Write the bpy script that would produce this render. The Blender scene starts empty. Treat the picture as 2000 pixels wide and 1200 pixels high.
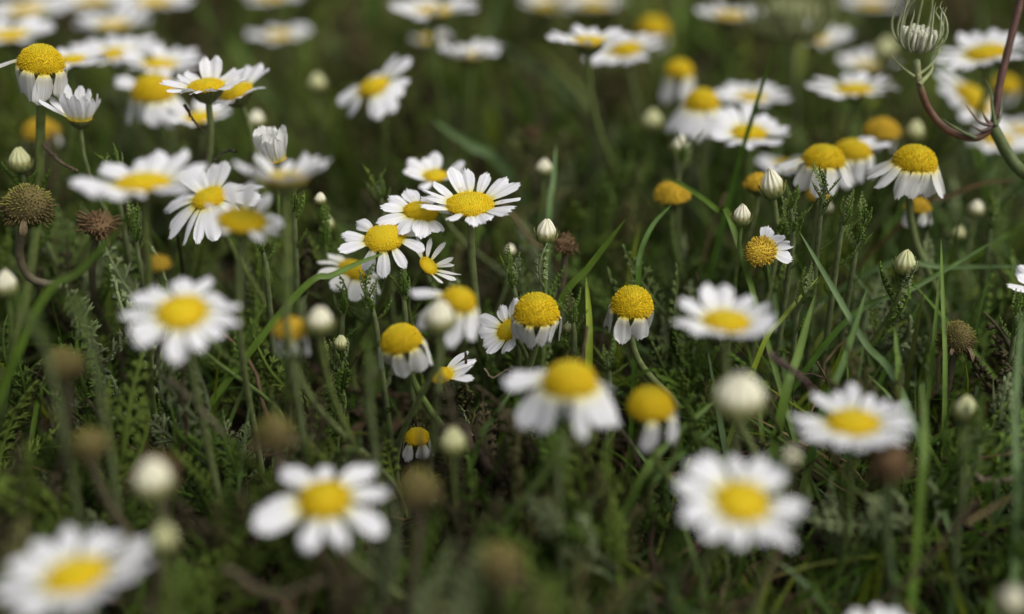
import bpy, math, random
import numpy as np
from mathutils import Vector, Matrix

# ------------------------------------------------------------------ camera, light, exposure
SC = bpy.context.scene
COL = SC.collection
CAM_H, PITCH, LENS, FOCUS = 0.200, math.radians(27.6), 50.0, 0.338
cam_d = bpy.data.cameras.new("camera"); cam = bpy.data.objects.new("camera", cam_d); COL.objects.link(cam)
cam_d.lens = LENS; cam_d.sensor_width = 36.0
cam_d.clip_start = 0.005; cam_d.clip_end = 200.0
cam.location = (0, 0, CAM_H); cam.rotation_euler = (math.pi/2 - PITCH, 0, 0)
cam_d.dof.use_dof = True; cam_d.dof.focus_distance = FOCUS; cam_d.dof.aperture_fstop = 3.7
cam_d.dof.aperture_blades = 0
SC.camera = cam

SUN_EL, SUN_AZ = math.radians(56), math.radians(118)      # azimuth measured from +Y towards +X
w = bpy.data.worlds.new("World"); SC.world = w; w.use_nodes = True
nt = w.node_tree
bg = nt.nodes["Background"]; sky = nt.nodes.new("ShaderNodeTexSky")
sky.sky_type = 'NISHITA'; sky.sun_disc = False; sky.sun_elevation = SUN_EL; sky.sun_rotation = SUN_AZ
sky.dust_density = 6.0; sky.air_density = 1.0; sky.ozone_density = 1.0
hs = nt.nodes.new('ShaderNodeHueSaturation'); hs.inputs['Saturation'].default_value = 0.35      # overcast: the sky's blue is thin
nt.links.new(sky.outputs[0], hs.inputs['Color']); nt.links.new(hs.outputs[0], bg.inputs[0]); bg.inputs[1].default_value = 0.092
sd = bpy.data.lights.new("sun", 'SUN'); sun = bpy.data.objects.new("sun", sd); COL.objects.link(sun)
sd.energy = 1.6; sd.angle = math.radians(55); sd.color = (1.0, 0.96, 0.90)
sdir = Vector((math.sin(SUN_AZ)*math.cos(SUN_EL), math.cos(SUN_AZ)*math.cos(SUN_EL), math.sin(SUN_EL)))
sun.rotation_euler = sdir.to_track_quat('Z', 'Y').to_euler()
SC.view_settings.view_transform = 'Standard'; SC.view_settings.look = 'None'
SC.view_settings.exposure = 0.5; SC.view_settings.gamma = 1.0
SC.cycles.max_bounces = 6; SC.cycles.diffuse_bounces = 3; SC.cycles.transmission_bounces = 3
SC.cycles.use_denoising = True

# ------------------------------------------------------------------ helpers
FPX = 2000*LENS/36.0
CT, ST = math.cos(PITCH), math.sin(PITCH)
CF = np.array([0, CT, -ST]); CR = np.array([1.0, 0, 0]); CU = np.array([0, ST, CT]); CC = np.array([0, 0, CAM_H])
def at(x, y, z):
    """world point for a spot seen at photo pixel (x, y), z metres deep along the lens axis"""
    return CC + z*(CF + CR*(x-1000)/FPX + CU*(600-y)/FPX)
def proj(P):
    d = P - CC
    z = d @ CF
    z = np.where(np.abs(z) < 1e-6, 1e-6, z)
    return 1000+FPX*(d @ CR)/z, 600-FPX*(d @ CU)/z, z
rng = np.random.default_rng(7)
R = random.Random(11)
def gh(x, y):
    """height of the soil"""
    return (0.0035*np.sin(37*x+1.3)*np.cos(29*y+.4) + 0.0025*np.sin(71*x+53*y) + 0.0015*np.sin(131*x-97*y+2)
            - 0.010*np.exp(-((x-0.0)**2+(y-.30)**2)/0.0012))

def mk(name, V, F, mat, parent=None, uv=None, col=None, smooth=True, mw=None):
    me = bpy.data.meshes.new(name)
    V = np.asarray(V, dtype=np.float32)
    F = [np.asarray(f, dtype=np.int32) for f in F if len(f)]
    me.vertices.add(len(V)); me.vertices.foreach_set("co", V.ravel())
    loops = np.concatenate([f.ravel() for f in F])
    tot = np.concatenate([np.full(len(f), f.shape[1], np.int32) for f in F])
    st = np.concatenate([[0], np.cumsum(tot)[:-1]]).astype(np.int32)
    me.loops.add(len(loops)); me.loops.foreach_set("vertex_index", loops)
    me.polygons.add(len(tot)); me.polygons.foreach_set("loop_start", st); me.polygons.foreach_set("loop_total", tot)
    if smooth: me.polygons.foreach_set("use_smooth", np.ones(len(tot), bool))
    if uv is not None:
        u = me.uv_layers.new(name="UVMap"); u.data.foreach_set("uv", np.asarray(uv, np.float32)[loops].ravel())
    if col is not None:
        c = me.color_attributes.new("tint", 'FLOAT_COLOR', 'POINT')
        cc = np.ones((len(V), 4), np.float32); cc[:, :3] = col; c.data.foreach_set("color", cc.ravel())
    me.update(); me.validate()
    if mat: me.materials.append(mat)
    o = bpy.data.objects.new(name, me); COL.objects.link(o)
    if parent: o.parent = parent
    if mw is not None: o.matrix_local = mw
    return o
def share(name, src, mat, parent, mw):
    o = bpy.data.objects.new(name, src); COL.objects.link(o); o.parent = parent; o.matrix_local = mw
    return o
def root(name, loc, label, cat, group=None):
    o = bpy.data.objects.new(name, None); COL.objects.link(o); o.location = loc
    o.empty_display_size = .005
    o["label"] = label; o["category"] = cat
    if group: o["group"] = group
    return o
def tag(o, label, cat, group=None):
    o["label"] = label; o["category"] = cat
    if group: o["group"] = group
def merge(parts):
    """parts: list of (V, [F...], col) -> one"""
    Vs, F4, F3, C, off = [], [], [], [], 0
    for V, F, c in parts:
        Vs.append(V); C.append(np.broadcast_to(np.asarray(c, float), (len(V), 3)))
        for f in F:
            if len(f): (F4 if f.shape[1] == 4 else F3).append(f+off)
        off += len(V)
    out = []
    if F4: out.append(np.concatenate(F4))
    if F3: out.append(np.concatenate(F3))
    return np.concatenate(Vs), out, np.concatenate(C)
def unit(v): return v/(np.linalg.norm(v)+1e-12)
def tube(P, rad, n=7, cap=True):
    P = np.asarray(P, float); m = len(P); rad = np.broadcast_to(rad, m)
    T = np.gradient(P, axis=0); T /= np.linalg.norm(T, axis=1)[:, None]+1e-12
    a = np.array([1.0, 0, 0]) if abs(T[0][0]) < .8 else np.array([0, 1.0, 0])
    V = []
    nrm = unit(a - T[0]*(a @ T[0]))
    for i in range(m):
        nrm = unit(nrm - T[i]*(nrm @ T[i])); b = np.cross(T[i], nrm)
        th = np.linspace(0, 2*math.pi, n, endpoint=False)
        V.append(P[i] + rad[i]*(np.cos(th)[:, None]*nrm + np.sin(th)[:, None]*b))
    V = np.concatenate(V)
    i, j = np.meshgrid(np.arange(m-1), np.arange(n), indexing='ij'); i, j = i.ravel(), j.ravel(); k = (j+1) % n
    F = [np.stack([i*n+j, i*n+k, (i+1)*n+k, (i+1)*n+j], 1)]
    if cap:
        V = np.concatenate([V, P[-1:]+T[-1:]*rad[-1]*.5]); e = len(V)-1; b = (m-1)*n
        jj = np.arange(n); F.append(np.stack([b+jj, b+(jj+1) % n, np.full(n, e)], 1))
    return V, F
def bez(p0, p1, p2, p3, n=14):
    t = np.linspace(0, 1, n)[:, None]
    return (1-t)**3*p0 + 3*(1-t)**2*t*p1 + 3*(1-t)*t*t*p2 + t**3*p3
def spline(pts, n=24):
    pts = np.asarray(pts, float); m = len(pts)
    if m == 2:
        t = np.linspace(0, 1, n)[:, None]; return pts[0]*(1-t)+pts[1]*t
    q = np.concatenate([[2*pts[0]-pts[1]], pts, [2*pts[-1]-pts[-2]]]); out = []
    for s in np.linspace(0, m-1-1e-6, n):
        i = int(s); t = s-i; a, b, c, d = q[i:i+4]
        out.append(.5*((2*b)+(-a+c)*t+(2*a-5*b+4*c-d)*t*t+(-a+3*b-3*c+d)*t**3))
    return np.array(out)

# ------------------------------------------------------------------ materials
def newmat(name):
    m = bpy.data.materials.new(name); m.use_nodes = True
    n = m.node_tree.nodes; l = m.node_tree.links
    return m, n, l, n["Principled BSDF"], n["Material Output"]
def add_translucent(n, l, p, out, colsock, fac):
    t = n.new("ShaderNodeBsdfTranslucent"); mx = n.new("ShaderNodeMixShader"); mx.inputs[0].default_value = fac
    l.new(colsock, t.inputs[0]); l.new(p.outputs[0], mx.inputs[1]); l.new(t.outputs[0], mx.inputs[2]); l.new(mx.outputs[0], out.inputs[0])
def ramp(n, stops):
    r = n.new("ShaderNodeValToRGB"); e = r.color_ramp.elements
    while len(e) > 1: e.remove(e[-1])
    e[0].position = stops[0][0]; e[0].color = (*stops[0][1], 1)
    for p, c in stops[1:]:
        x = e.new(p); x.color = (*c, 1)
    return r
def petal_material(name, base, mid, tip, fac=.28, blotch=None, bt=.66):
    m, n, l, p, out = newmat(name)
    uv = n.new("ShaderNodeUVMap"); sx = n.new("ShaderNodeSeparateXYZ"); l.new(uv.outputs[0], sx.inputs[0])
    r = ramp(n, [(0, base), (.10, base), (.24, mid), (.50, tip), (1, tip)]); l.new(sx.outputs[1], r.inputs[0])
    # fine lengthwise veins
    mp = n.new("ShaderNodeMapping"); mp.inputs[3].default_value = (14, .7, 1); l.new(uv.outputs[0], mp.inputs[0])
    no = n.new("ShaderNodeTexNoise"); no.inputs["Scale"].default_value = 1.0; no.inputs["Detail"].default_value = 2
    l.new(mp.outputs[0], no.inputs[0])
    mr = n.new("ShaderNodeMapRange"); mr.inputs[1].default_value = .35; mr.inputs[2].default_value = .65
    mr.inputs[3].default_value = .80; mr.inputs[4].default_value = 1.04; l.new(no.outputs[0], mr.inputs[0])
    mx = n.new("ShaderNodeMix"); mx.data_type = 'RGBA'; mx.blend_type = 'MULTIPLY'; mx.inputs[0].default_value = 1
    l.new(r.outputs[0], mx.inputs[6]); l.new(mr.outputs[0], mx.inputs[7])
    colsock = mx.outputs[2]
    if blotch:
        nb = n.new("ShaderNodeTexNoise"); nb.inputs["Scale"].default_value = 420; nb.inputs["Detail"].default_value = 3
        tc = n.new("ShaderNodeTexCoord"); l.new(tc.outputs["Object"], nb.inputs[0])
        rb = ramp(n, [(0, (0, 0, 0)), (bt-.06, (0, 0, 0)), (bt+.06, (1, 1, 1))]); l.new(nb.outputs[0], rb.inputs[0])
        m2 = n.new("ShaderNodeMix"); m2.data_type = 'RGBA'; l.new(rb.outputs[0], m2.inputs[0])
        l.new(colsock, m2.inputs[6]); m2.inputs[7].default_value = (*blotch, 1); colsock = m2.outputs[2]
    l.new(colsock, p.inputs["Base Color"]); p.inputs["Roughness"].default_value = .6
    p.inputs["Specular IOR Level"].default_value = .25
    bp = n.new("ShaderNodeBump"); bp.inputs[0].default_value = .35; bp.inputs[1].default_value = .0004
    l.new(no.outputs[0], bp.inputs["Height"]); l.new(bp.outputs[0], p.inputs["Normal"])
    add_translucent(n, l, p, out, colsock, fac)
    return m
M = {}
M['fresh'] = petal_material("petal_white", (.74, .66, .16), (.78, .78, .70), (.80, .80, .83), .28, (.56, .52, .42), .71)
M['aged'] = petal_material("petal_aged", (.80, .66, .07), (.70, .68, .52), (.74, .74, .72), .34, (.60, .58, .50))
M['withered'] = petal_material("petal_withered", (.11, .075, .035), (.15, .11, .055), (.19, .145, .08), .2, (.12, .08, .04))
M['cream'] = petal_material("petal_cream", (.70, .66, .25), (.80, .79, .66), (.83, .83, .80))

def tint_material(name, rough=.5, fac=.25, noise=220, amt=.35, spec=.35, bump=.25):
    m, n, l, p, out = newmat(name)
    a = n.new("ShaderNodeAttribute"); a.attribute_name = "tint"
    tc = n.new("ShaderNodeTexCoord"); no = n.new("ShaderNodeTexNoise"); no.inputs["Scale"].default_value = noise
    no.inputs["Detail"].default_value = 4; l.new(tc.outputs["Object"], no.inputs[0])
    mr = n.new("ShaderNodeMapRange"); mr.inputs[1].default_value = .3; mr.inputs[2].default_value = .7
    mr.inputs[3].default_value = 1-amt; mr.inputs[4].default_value = 1+amt; l.new(no.outputs[0], mr.inputs[0])
    mx = n.new("ShaderNodeMix"); mx.data_type = 'RGBA'; mx.blend_type = 'MULTIPLY'; mx.inputs[0].default_value = 1
    l.new(a.outputs[0], mx.inputs[6]); l.new(mr.outputs[0], mx.inputs[7])
    l.new(mx.outputs[2], p.inputs["Base Color"]); p.inputs["Roughness"].default_value = rough
    p.inputs["Specular IOR Level"].default_value = spec
    bp = n.new("ShaderNodeBump"); bp.inputs[0].default_value = bump; bp.inputs[1].default_value = .0005
    l.new(no.outputs[0], bp.inputs["Height"]); l.new(bp.outputs[0], p.inputs["Normal"])
    if fac > 0: add_translucent(n, l, p, out, mx.outputs[2], fac)
    return m
M['disc'] = tint_material("disc_florets", .6, .12, 600, .22, .2)
M['stem'] = tint_material("stem_skin", .55, .12, 500, .25, .3)
M['leaf'] = tint_material("feathery_leaf", .65, .26, 350, .25, .14)
M['grass'] = tint_material("grass_blade", .45, .34, 160, .28, .22)
M['dry'] = tint_material("dry_stalk", .8, .08, 420, .45, .15, .6)
M['bud'] = tint_material("bud_petals", .6, .2, 500, .12, .25)
M['seed'] = tint_material("seed_florets", .75, .1, 600, .3, .15)

def soil_material():
    m, n, l, p, out = newmat("soil")
    tc = n.new("ShaderNodeTexCoord")
    n1 = n.new("ShaderNodeTexNoise"); n1.inputs["Scale"].default_value = 60; n1.inputs["Detail"].default_value = 8
    n2 = n.new("ShaderNodeTexNoise"); n2.inputs["Scale"].default_value = 420; n2.inputs["Detail"].default_value = 6
    l.new(tc.outputs["Object"], n1.inputs[0]); l.new(tc.outputs["Object"], n2.inputs[0])
    r = ramp(n, [(0, (.004, .003, .002)), (.42, (.011, .0075, .0045)), (.58, (.022, .015, .009)), (.72, (.028, .027, .012)), (1, (.05, .038, .02))])
    mx = n.new("ShaderNodeMath"); mx.operation = 'MULTIPLY_ADD'; mx.inputs[1].default_value = .45
    l.new(n2.outputs[0], mx.inputs[0]); 
    mm = n.new("ShaderNodeMath"); mm.operation = 'MULTIPLY'; mm.inputs[1].default_value = .55; l.new(n1.outputs[0], mm.inputs[0])
    l.new(mm.outputs[0], mx.inputs[2]); l.new(mx.outputs[0], r.inputs[0]); l.new(r.outputs[0], p.inputs["Base Color"])
    p.inputs["Roughness"].default_value = .9; p.inputs["Specular IOR Level"].default_value = .15
    bp = n.new("ShaderNodeBump"); bp.inputs[0].default_value = .9; bp.inputs[1].default_value = .003
    l.new(mx.outputs[0], bp.inputs["Height"]); l.new(bp.outputs[0], p.inputs["Normal"])
    return m
M['soil'] = soil_material()

# ------------------------------------------------------------------ ground (one sheet reaching the horizon)
def build_ground():
    def axis(lo, hi, step, far):
        core = np.arange(lo, hi+1e-9, step); g = []; d = step; x = hi
        while x < far: d *= 1.25; x += d; g.append(x)
        g2 = []; d = step; x = lo
        while x > -far: d *= 1.25; x -= d; g2.append(x)
        return np.array(g2[::-1]+list(core)+g)
    xs = axis(-.45, .45, .004, 40); ys = axis(.02, 1.1, .004, 40)
    X, Y = np.meshgrid(xs, ys, indexing='ij')
    near = np.exp(-np.maximum(0, np.hypot(X, Y-.5)-.7)*3)
    Z = gh(X, Y)*near
    Z += rng.normal(0, .0011, Z.shape)*near
    V = np.stack([X, Y, Z], -1).reshape(-1, 3); a, b = X.shape
    i, j = np.meshgrid(np.arange(a-1), np.arange(b-1), indexing='ij'); i, j = i.ravel(), j.ravel()
    F = np.stack([i*b+j, (i+1)*b+j, (i+1)*b+j+1, i*b+j+1], 1)
    o = mk("ground", V, [F], M['soil']); o["kind"] = "structure"
build_ground()

# ------------------------------------------------------------------ leaf geometry (feathery, finely divided)
def finger(p, d, L, r, up):
    """small tapering lobe: 3-sided spindle"""
    d = unit(d); s = unit(np.cross(d, up)+1e-9); u = np.cross(s, d)
    th = np.array([0, 2.09, 4.19]); ring = np.cos(th)[:, None]*s+.55*np.sin(th)[:, None]*u
    V = np.concatenate([p+ring*r*.7, p+d*L*.6+u*L*.08+ring*r, [p+d*L+u*L*.18]])
    F4 = np.array([[0, 1, 4, 3], [1, 2, 5, 4], [2, 0, 3, 5]]); F3 = np.array([[3, 4, 6], [4, 5, 6], [5, 3, 6]])
    return V, [F4, F3]
def leaf_geo(L, pairs, seed, lobes=3, curl=.35, wide=.30):
    """base at the origin, growing along +Y, upper side +Z"""
    q = random.Random(seed); parts = []
    n = 9; t = np.linspace(0, 1, n)
    ang = curl*t*1.6
    step = L/(n-1); P = np.zeros((n, 3)); sw = q.uniform(-.25, .25)
    for i in range(1, n):
        P[i] = P[i-1]+step*np.array([math.sin(sw*t[i]), math.cos(ang[i]), math.sin(ang[i])])
    parts.append((*tube(P, np.linspace(L*.036, L*.020, n), 4), (1, 1, 1)))
    for k in range(pairs):
        s = .12+.86*(k+.5)/pairs; f = s*(n-1); i = min(int(f), n-2); p = P[i]+(P[i+1]-P[i])*(f-i)
        tg = unit(P[i+1]-P[i]); up = unit(np.cross(np.array([1., 0, 0]), tg)); l = L*wide*(math.sin(math.pi*(.18+.72*s)))*q.uniform(.75, 1.15)
        for sd in (-1, 1):
            side = unit(np.cross(tg, up))*sd
            d = unit(side*q.uniform(.7, 1)+tg*q.uniform(.55, .9)+up*q.uniform(.0, .45))
            r = L*.034
            parts.append((*finger(p, d, l, r, up), (1, 1, 1)))
            if lobes >= 3:
                for e in (-1, 1):
                    d2 = unit(d+e*.75*np.cross(d, up)+up*q.uniform(-.1, .35))
                    parts.append((*finger(p+d*l*.42, d2, l*.50, r*.85, up), (1, 1, 1)))
    parts.append((*finger(P[-1], P[-1]-P[-2], L*.12, L*.034, np.array([0, 0, 1.])), (1, 1, 1)))
    V, F, _ = merge(parts); return V, F
def frame(y, upref=np.array([0, 0, 1.])):
    """3x3 whose +Y column is y and whose +Z leans to upref"""
    y = unit(y); x = np.cross(y, upref)
    if np.linalg.norm(x) < 1e-4: x = np.array([1., 0, 0])
    x = unit(x); z = np.cross(x, y)
    return np.stack([x, y, z], 1)
LEAVES = [leaf_geo(1.0, q, 40+i, 3, c, .24) for i, (q, c) in enumerate([(7, .3), (6, .55), (7, .2), (5, .7), (7, .45), (6, .1)])]
LEAVES_LO = [leaf_geo(1.0, 6, 80+i, 1, .4, .34) for i in range(4)]
G_LEAF = [(.090, .142, .026), (.12, .165, .048), (.064, .110, .016), (.175, .215, .10), (.10, .142, .024)]
def sprig_geo(H, nl, seed, lo=False, leafL=.016):
    """upright leafy shoot from the origin"""
    q = random.Random(seed); parts = []
    lean = np.array([q.uniform(-.35, .35), q.uniform(-.35, .35), 1.0])*H
    P = bez(np.zeros(3), np.array([0, 0, .35*H]), lean*.7, lean, 7)
    parts.append((*tube(P, np.linspace(.0007, .0004, 7), 5), (.9, 1, .9)))
    for k in range(nl):
        s = .15+.85*(k+.6)/nl; i = min(int(s*6), 5); p = P[i]+(P[i+1]-P[i])*(s*6-i)
        a = k*2.4+q.uniform(-.4, .4); el = q.uniform(.35, .95)+.4*s
        d = np.array([math.cos(a)*math.cos(el), math.sin(a)*math.cos(el), math.sin(el)])
        V, F = (q.choice(LEAVES_LO) if lo else q.choice(LEAVES))
        parts.append(((V*leafL*q.uniform(.7, 1.15)) @ frame(d).T+p, F, np.ones(3)*q.uniform(.85, 1.15)))
    return merge(parts)

# ------------------------------------------------------------------ flower heads (shared meshes, unit disc radius 1)
def disc_mesh(name, hd, N, seed, colf, spike=1.0, over=0.0, ragged=0.0):
    q = np.random.default_rng(seed); parts = []
    # core body
    a = np.linspace(0.02, math.pi/2+over, 12); nn = 20; th = np.linspace(0, 2*math.pi, nn, endpoint=False)
    V = np.concatenate([np.stack([.94*np.sin(x)*np.cos(th), .94*np.sin(x)*np.sin(th), np.full(nn, hd*.95*math.cos(x))], 1) for x in a])
    i, j = np.meshgrid(np.arange(11), np.arange(nn), indexing='ij'); i, j = i.ravel(), j.ravel()
    F = np.stack([i*nn+j, (i+1)*nn+j, (i+1)*nn+(j+1) % nn, i*nn+(j+1) % nn], 1)
    parts.append((V, [F, np.array([[0, k, k+1] for k in range(1, nn-1)])], colf(.5, .3)))
    r = 1.35*math.sqrt(1.0*(1+hd*.6)/N)
    for k in range(N):
        if ragged > 0 and q.random() < .14: continue
        t = (k+.5)/N; c = 1-t*(1+math.sin(over)); ang = abs(math.acos(max(-1, min(1, c)))+q.normal(0, .28)*r); ph = k*2.399963+q.normal(0, .30)*r/max(.15, math.sin(abs(ang)))
        s = math.sin(ang)
        p = np.array([s*math.cos(ph), s*math.sin(ph), hd*math.cos(ang)])
        nrm = unit(np.array([s*math.cos(ph), s*math.sin(ph), math.cos(ang)/max(hd, .25)]))
        x = unit(np.cross(nrm, [.3, .9, .2])); y = np.cross(nrm, x); m = 5
        tt = np.linspace(0, 2*math.pi, m, endpoint=False)+q.uniform(0, 1)
        ring = np.cos(tt)[:, None]*x+np.sin(tt)[:, None]*y
        h = r*(.55+.75*t)*spike*q.choice([.35, .7, 1.0, 1.2, 1.6])*q.uniform(.8, 1.2); nrm = unit(nrm+q.normal(0, .12, 3))
        VV = np.concatenate([p-nrm*r*.3+ring*r*.46, p+nrm*h*.75+ring*r*(.36+.14*t)*q.uniform(.8, 1.2), [p+nrm*h*(1.0 if t < .5 else .7)]])
        jj = np.arange(m); kk = (jj+1) % m
        parts.append((VV, [np.stack([jj, kk, m+kk, m+jj], 1), np.stack([m+jj, m+kk, np.full(m, 2*m)], 1)], colf(t, q.uniform())))
    V, F, C = merge(parts)
    if ragged > 0:                                   # lopsided, part crumbled
        V = V*(1+ragged*(np.sin(3*V[:, :1]+seed)*np.cos(2.5*V[:, 1:2]+2*seed)+.5*np.sin(5*V[:, 2:3]+4*V[:, :1])))
    o = mk(name, V, F, None, col=C, smooth=True); me = o.data; bpy.data.objects.remove(o)
    return me
def yellow(t, u):
    a = np.array([.62, .455, .010]); b = np.array([.71, .495, .008]); g = np.array([.52, .47, .03])
    c = a*(1-u)+b*u
    if t < .16: return c*.35+g*.65
    if t > .72: c = c*(1-.5*(t-.72))*np.array([1, .93, .9])
    return c*(.55 if u > .965 else 1)
def old_yellow(t, u):
    return np.array([.62, .44, .03])*(1-u)+np.array([.48, .28, .025])*u
def spent(t, u):
    return np.array([.72, .52, .05])*(1-u)+np.array([.34, .20, .03])*u
def olive(t, u):
    return (np.array([.29, .28, .065])*(1-u)+np.array([.20, .17, .045])*u)*(1 if t < .5 else 0)+(np.array([.16, .125, .05])*(1-u)+np.array([.10, .075, .035])*u)*(0 if t < .5 else 1)
def dark_olive(t, u):
    return (np.array([.24, .23, .05]) if t < .45 else np.array([.12, .095, .035]))*(1-u*.7)+np.array([.09, .07, .03])*u*.7
def brown(t, u):
    return np.array([.15, .095, .045])*(1-u)+np.array([.07, .042, .022])*u
DISC = {'flat': [disc_mesh("disc", .38, 620, i, yellow, .8) for i in range(3)],
        'dome': [disc_mesh("disc", .95, 720, 10+i, yellow, .85+.25*i) for i in range(3)],
        'old': [disc_mesh("disc", .95, 260, 20+i, old_yellow, 1.5) for i in range(2)],
        'spent': [disc_mesh("disc", .6, 200, 30, spent, 1.7)],
        'olive': [disc_mesh("disc", 1.0, 240, 40+i, olive, 3.2+.5*i, .9, .12) for i in range(3)],
        'dense': [disc_mesh("disc", 1.0, 460, 60, dark_olive, 1.9, .9, .08), disc_mesh("disc", 1.0, 420, 61, dark_olive, 2.1, .9, .14)],
        'brown': [disc_mesh("disc", 1.0, 190, 50+i, brown, 2.6+.5*i, .9, .2) for i in range(3)]}
for k, l in DISC.items():
    for me in l: me.materials.append(M['seed' if k in ('olive', 'brown', 'spent', 'dense') else 'disc'])
def revolve(prof, n, lobes=0, amp=0.0, col=None):
    th = np.linspace(0, 2*math.pi, n, endpoint=False); V = []; C = []
    for k, (r, z) in enumerate(prof):
        rr = r*(1+amp*np.cos(lobes*th+(k % 2)*math.pi*.0))
        V.append(np.stack([rr*np.cos(th), rr*np.sin(th), np.full(n, z)], 1))
        C.append(np.stack([np.asarray(col(k/(len(prof)-1), x)) for x in th]))
    m = len(prof); i, j = np.meshgrid(np.arange(m-1), np.arange(n), indexing='ij'); i, j = i.ravel(), j.ravel()
    F = np.stack([i*n+j, i*n+(j+1) % n, (i+1)*n+(j+1) % n, (i+1)*n+j], 1)
    return np.concatenate(V), [F], np.concatenate(C)
def cup_mesh(depth, seed):
    """involucre: overlapping bracts round the receptacle, unit radius"""
    q = random.Random(seed)
    prof = [(.10, -depth), (.17, -depth*.96), (.42, -depth*.80), (.70, -depth*.52), (.86, -depth*.25), (.90, -.02), (.80, .03)]
    V, F, C = revolve(prof, 24, 0, 0, lambda k, x: (.14, .17, .055))
    parts = [(V, F, C)]
    for row, (nb, z0, z1, rr) in enumerate([(11, -.80, -.35, .80), (13, -.55, -.08, .96), (14, -.35, .10, 1.02)]):
        for k in range(nb):
            a = 2*math.pi*(k+.5*row)/nb+q.uniform(-.1, .1); wd = 2.6/nb
            pts = []
            for s in np.linspace(0, 1, 4):
                z = (z0+(z1-z0)*s)*depth; r = np.interp(z/depth, [-1, -.8, -.5, -.25, 0, .2], [.12, .45, .73, .90, .95, .97])*(1.0+.05*s)+.015
                ww = wd*(1-.75*s**2.2)*(.6+.4*min(1, s*3))
                for u in (-1, 0, 1):
                    aa = a+u*ww*.5; pts.append([(r+(.02 if u == 0 else 0))*math.cos(aa), (r+(.02 if u == 0 else 0))*math.sin(aa), z])
            f = []
            for s in range(3):
                for u in range(2): b = s*3+u; f.append([b, b+1, b+4, b+3])
            cc = np.array([[.15, .19, .065]]*6+[[.17, .19, .06]]*3+[[.20, .14, .055]]*3)
            parts.append((np.array(pts), [np.array(f)], cc))
    V, F, C = merge(parts)
    o = mk("cup", V, F, M['stem'], col=C); me = o.data; bpy.data.objects.remove(o)
    return me
CUP = [cup_mesh(.75, 1), cup_mesh(.95, 2)]
def bud_mesh(seed, close, ridges, greenish):
    q = random.Random(seed)
    n = ridges*6; prof = []
    for s in np.linspace(0, 1, 15):
        z = -.55+1.75*s
        r = (math.sin(math.pi*min(1, .16+.80*s**.92)))**.75
        r = r*(.97 if s < .5 else 1-(1-close)*.0)
        if s > .93: r *= .62
        prof.append((max(r, .05), z))
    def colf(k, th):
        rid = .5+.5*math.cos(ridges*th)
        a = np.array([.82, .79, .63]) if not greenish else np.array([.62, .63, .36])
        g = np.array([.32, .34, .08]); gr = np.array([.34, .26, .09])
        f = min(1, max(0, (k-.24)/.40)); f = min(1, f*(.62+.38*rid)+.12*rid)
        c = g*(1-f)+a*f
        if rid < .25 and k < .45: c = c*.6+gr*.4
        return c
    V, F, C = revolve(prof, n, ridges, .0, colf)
    # ridges deepen towards the top, petals twist a little
    th = np.arctan2(V[:, 1], V[:, 0]); rr = np.hypot(V[:, 0], V[:, 1]); z = V[:, 2]
    k = (z+.55)/1.75
    rr = rr*(1+.045*np.cos(ridges*th)*np.clip(k*1.6, .25, 1)+.035*np.sin(3*th+seed))*(1-.10*np.clip((k-.55)/.45, 0, 1))
    tw = .25*k*q.choice((-1, 1))
    hv = np.array([q.uniform(-.10, .08) for _ in range(ridges)]); hi = hv[(np.round((th % (2*np.pi))/(2*np.pi)*ridges).astype(int)) % ridges]
    V = np.stack([rr*np.cos(th+tw)+q.uniform(-.16, .16)*k**2, rr*np.sin(th+tw)+q.uniform(-.16, .16)*k**2, z+.05*k*np.cos(ridges*th)+hi*np.clip((k-.5)*2, 0, 1)], 1)
    top = len(V)-n; V = np.concatenate([V, [[0, 0, 1.16]]]); j = np.arange(n)
    F.append(np.stack([top+j, top+(j+1) % n, np.full(n, len(V)-1)], 1)); C = np.concatenate([C, [C[-1]]])
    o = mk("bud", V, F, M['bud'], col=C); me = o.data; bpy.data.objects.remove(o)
    return me
BUD = {'white': [bud_mesh(1, .5, 9, False), bud_mesh(2, .5, 11, False)], 'green': [bud_mesh(3, .5, 10, True), bud_mesh(4, .5, 12, True)]}
def bud_cup_mesh():
    parts = []
    for row, (nb, z1, rr) in enumerate([(9, -.20, 1.0), (11, .14, 1.03), (12, .40, 1.06)]):
        for k in range(nb):
            a = 2*math.pi*(k+.5*row)/nb; wd = 4.4/nb; pts = []
            for s in np.linspace(0, 1, 5):
                z = -.80+(z1+.80)*s
                r = rr*np.interp(z, [-.8, -.68, -.5, -.3, 0, .3], [.12, .42, .70, .90, 1.03, 1.06])+.012
                ww = wd*(1-.8*s**2.2)
                for u in (-1, 0, 1):
                    aa = a+u*ww*.5; rb = r+(.03 if u == 0 else 0); pts.append([rb*math.cos(aa), rb*math.sin(aa), z])
            f = [[s*3+u, s*3+u+1, s*3+u+4, s*3+u+3] for s in range(4) for u in range(2)]
            cc = np.array([[.20, .25, .085]]*9+[[.24, .27, .10]]*3+[[.30, .23, .09]]*3)
            parts.append((np.array(pts), [np.array(f)], cc))
    V, F, C = merge(parts)
    o = mk("cup", V, F, M['stem'], col=C); me = o.data; bpy.data.objects.remove(o)
    return me
BUDCUP = bud_cup_mesh()

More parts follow.
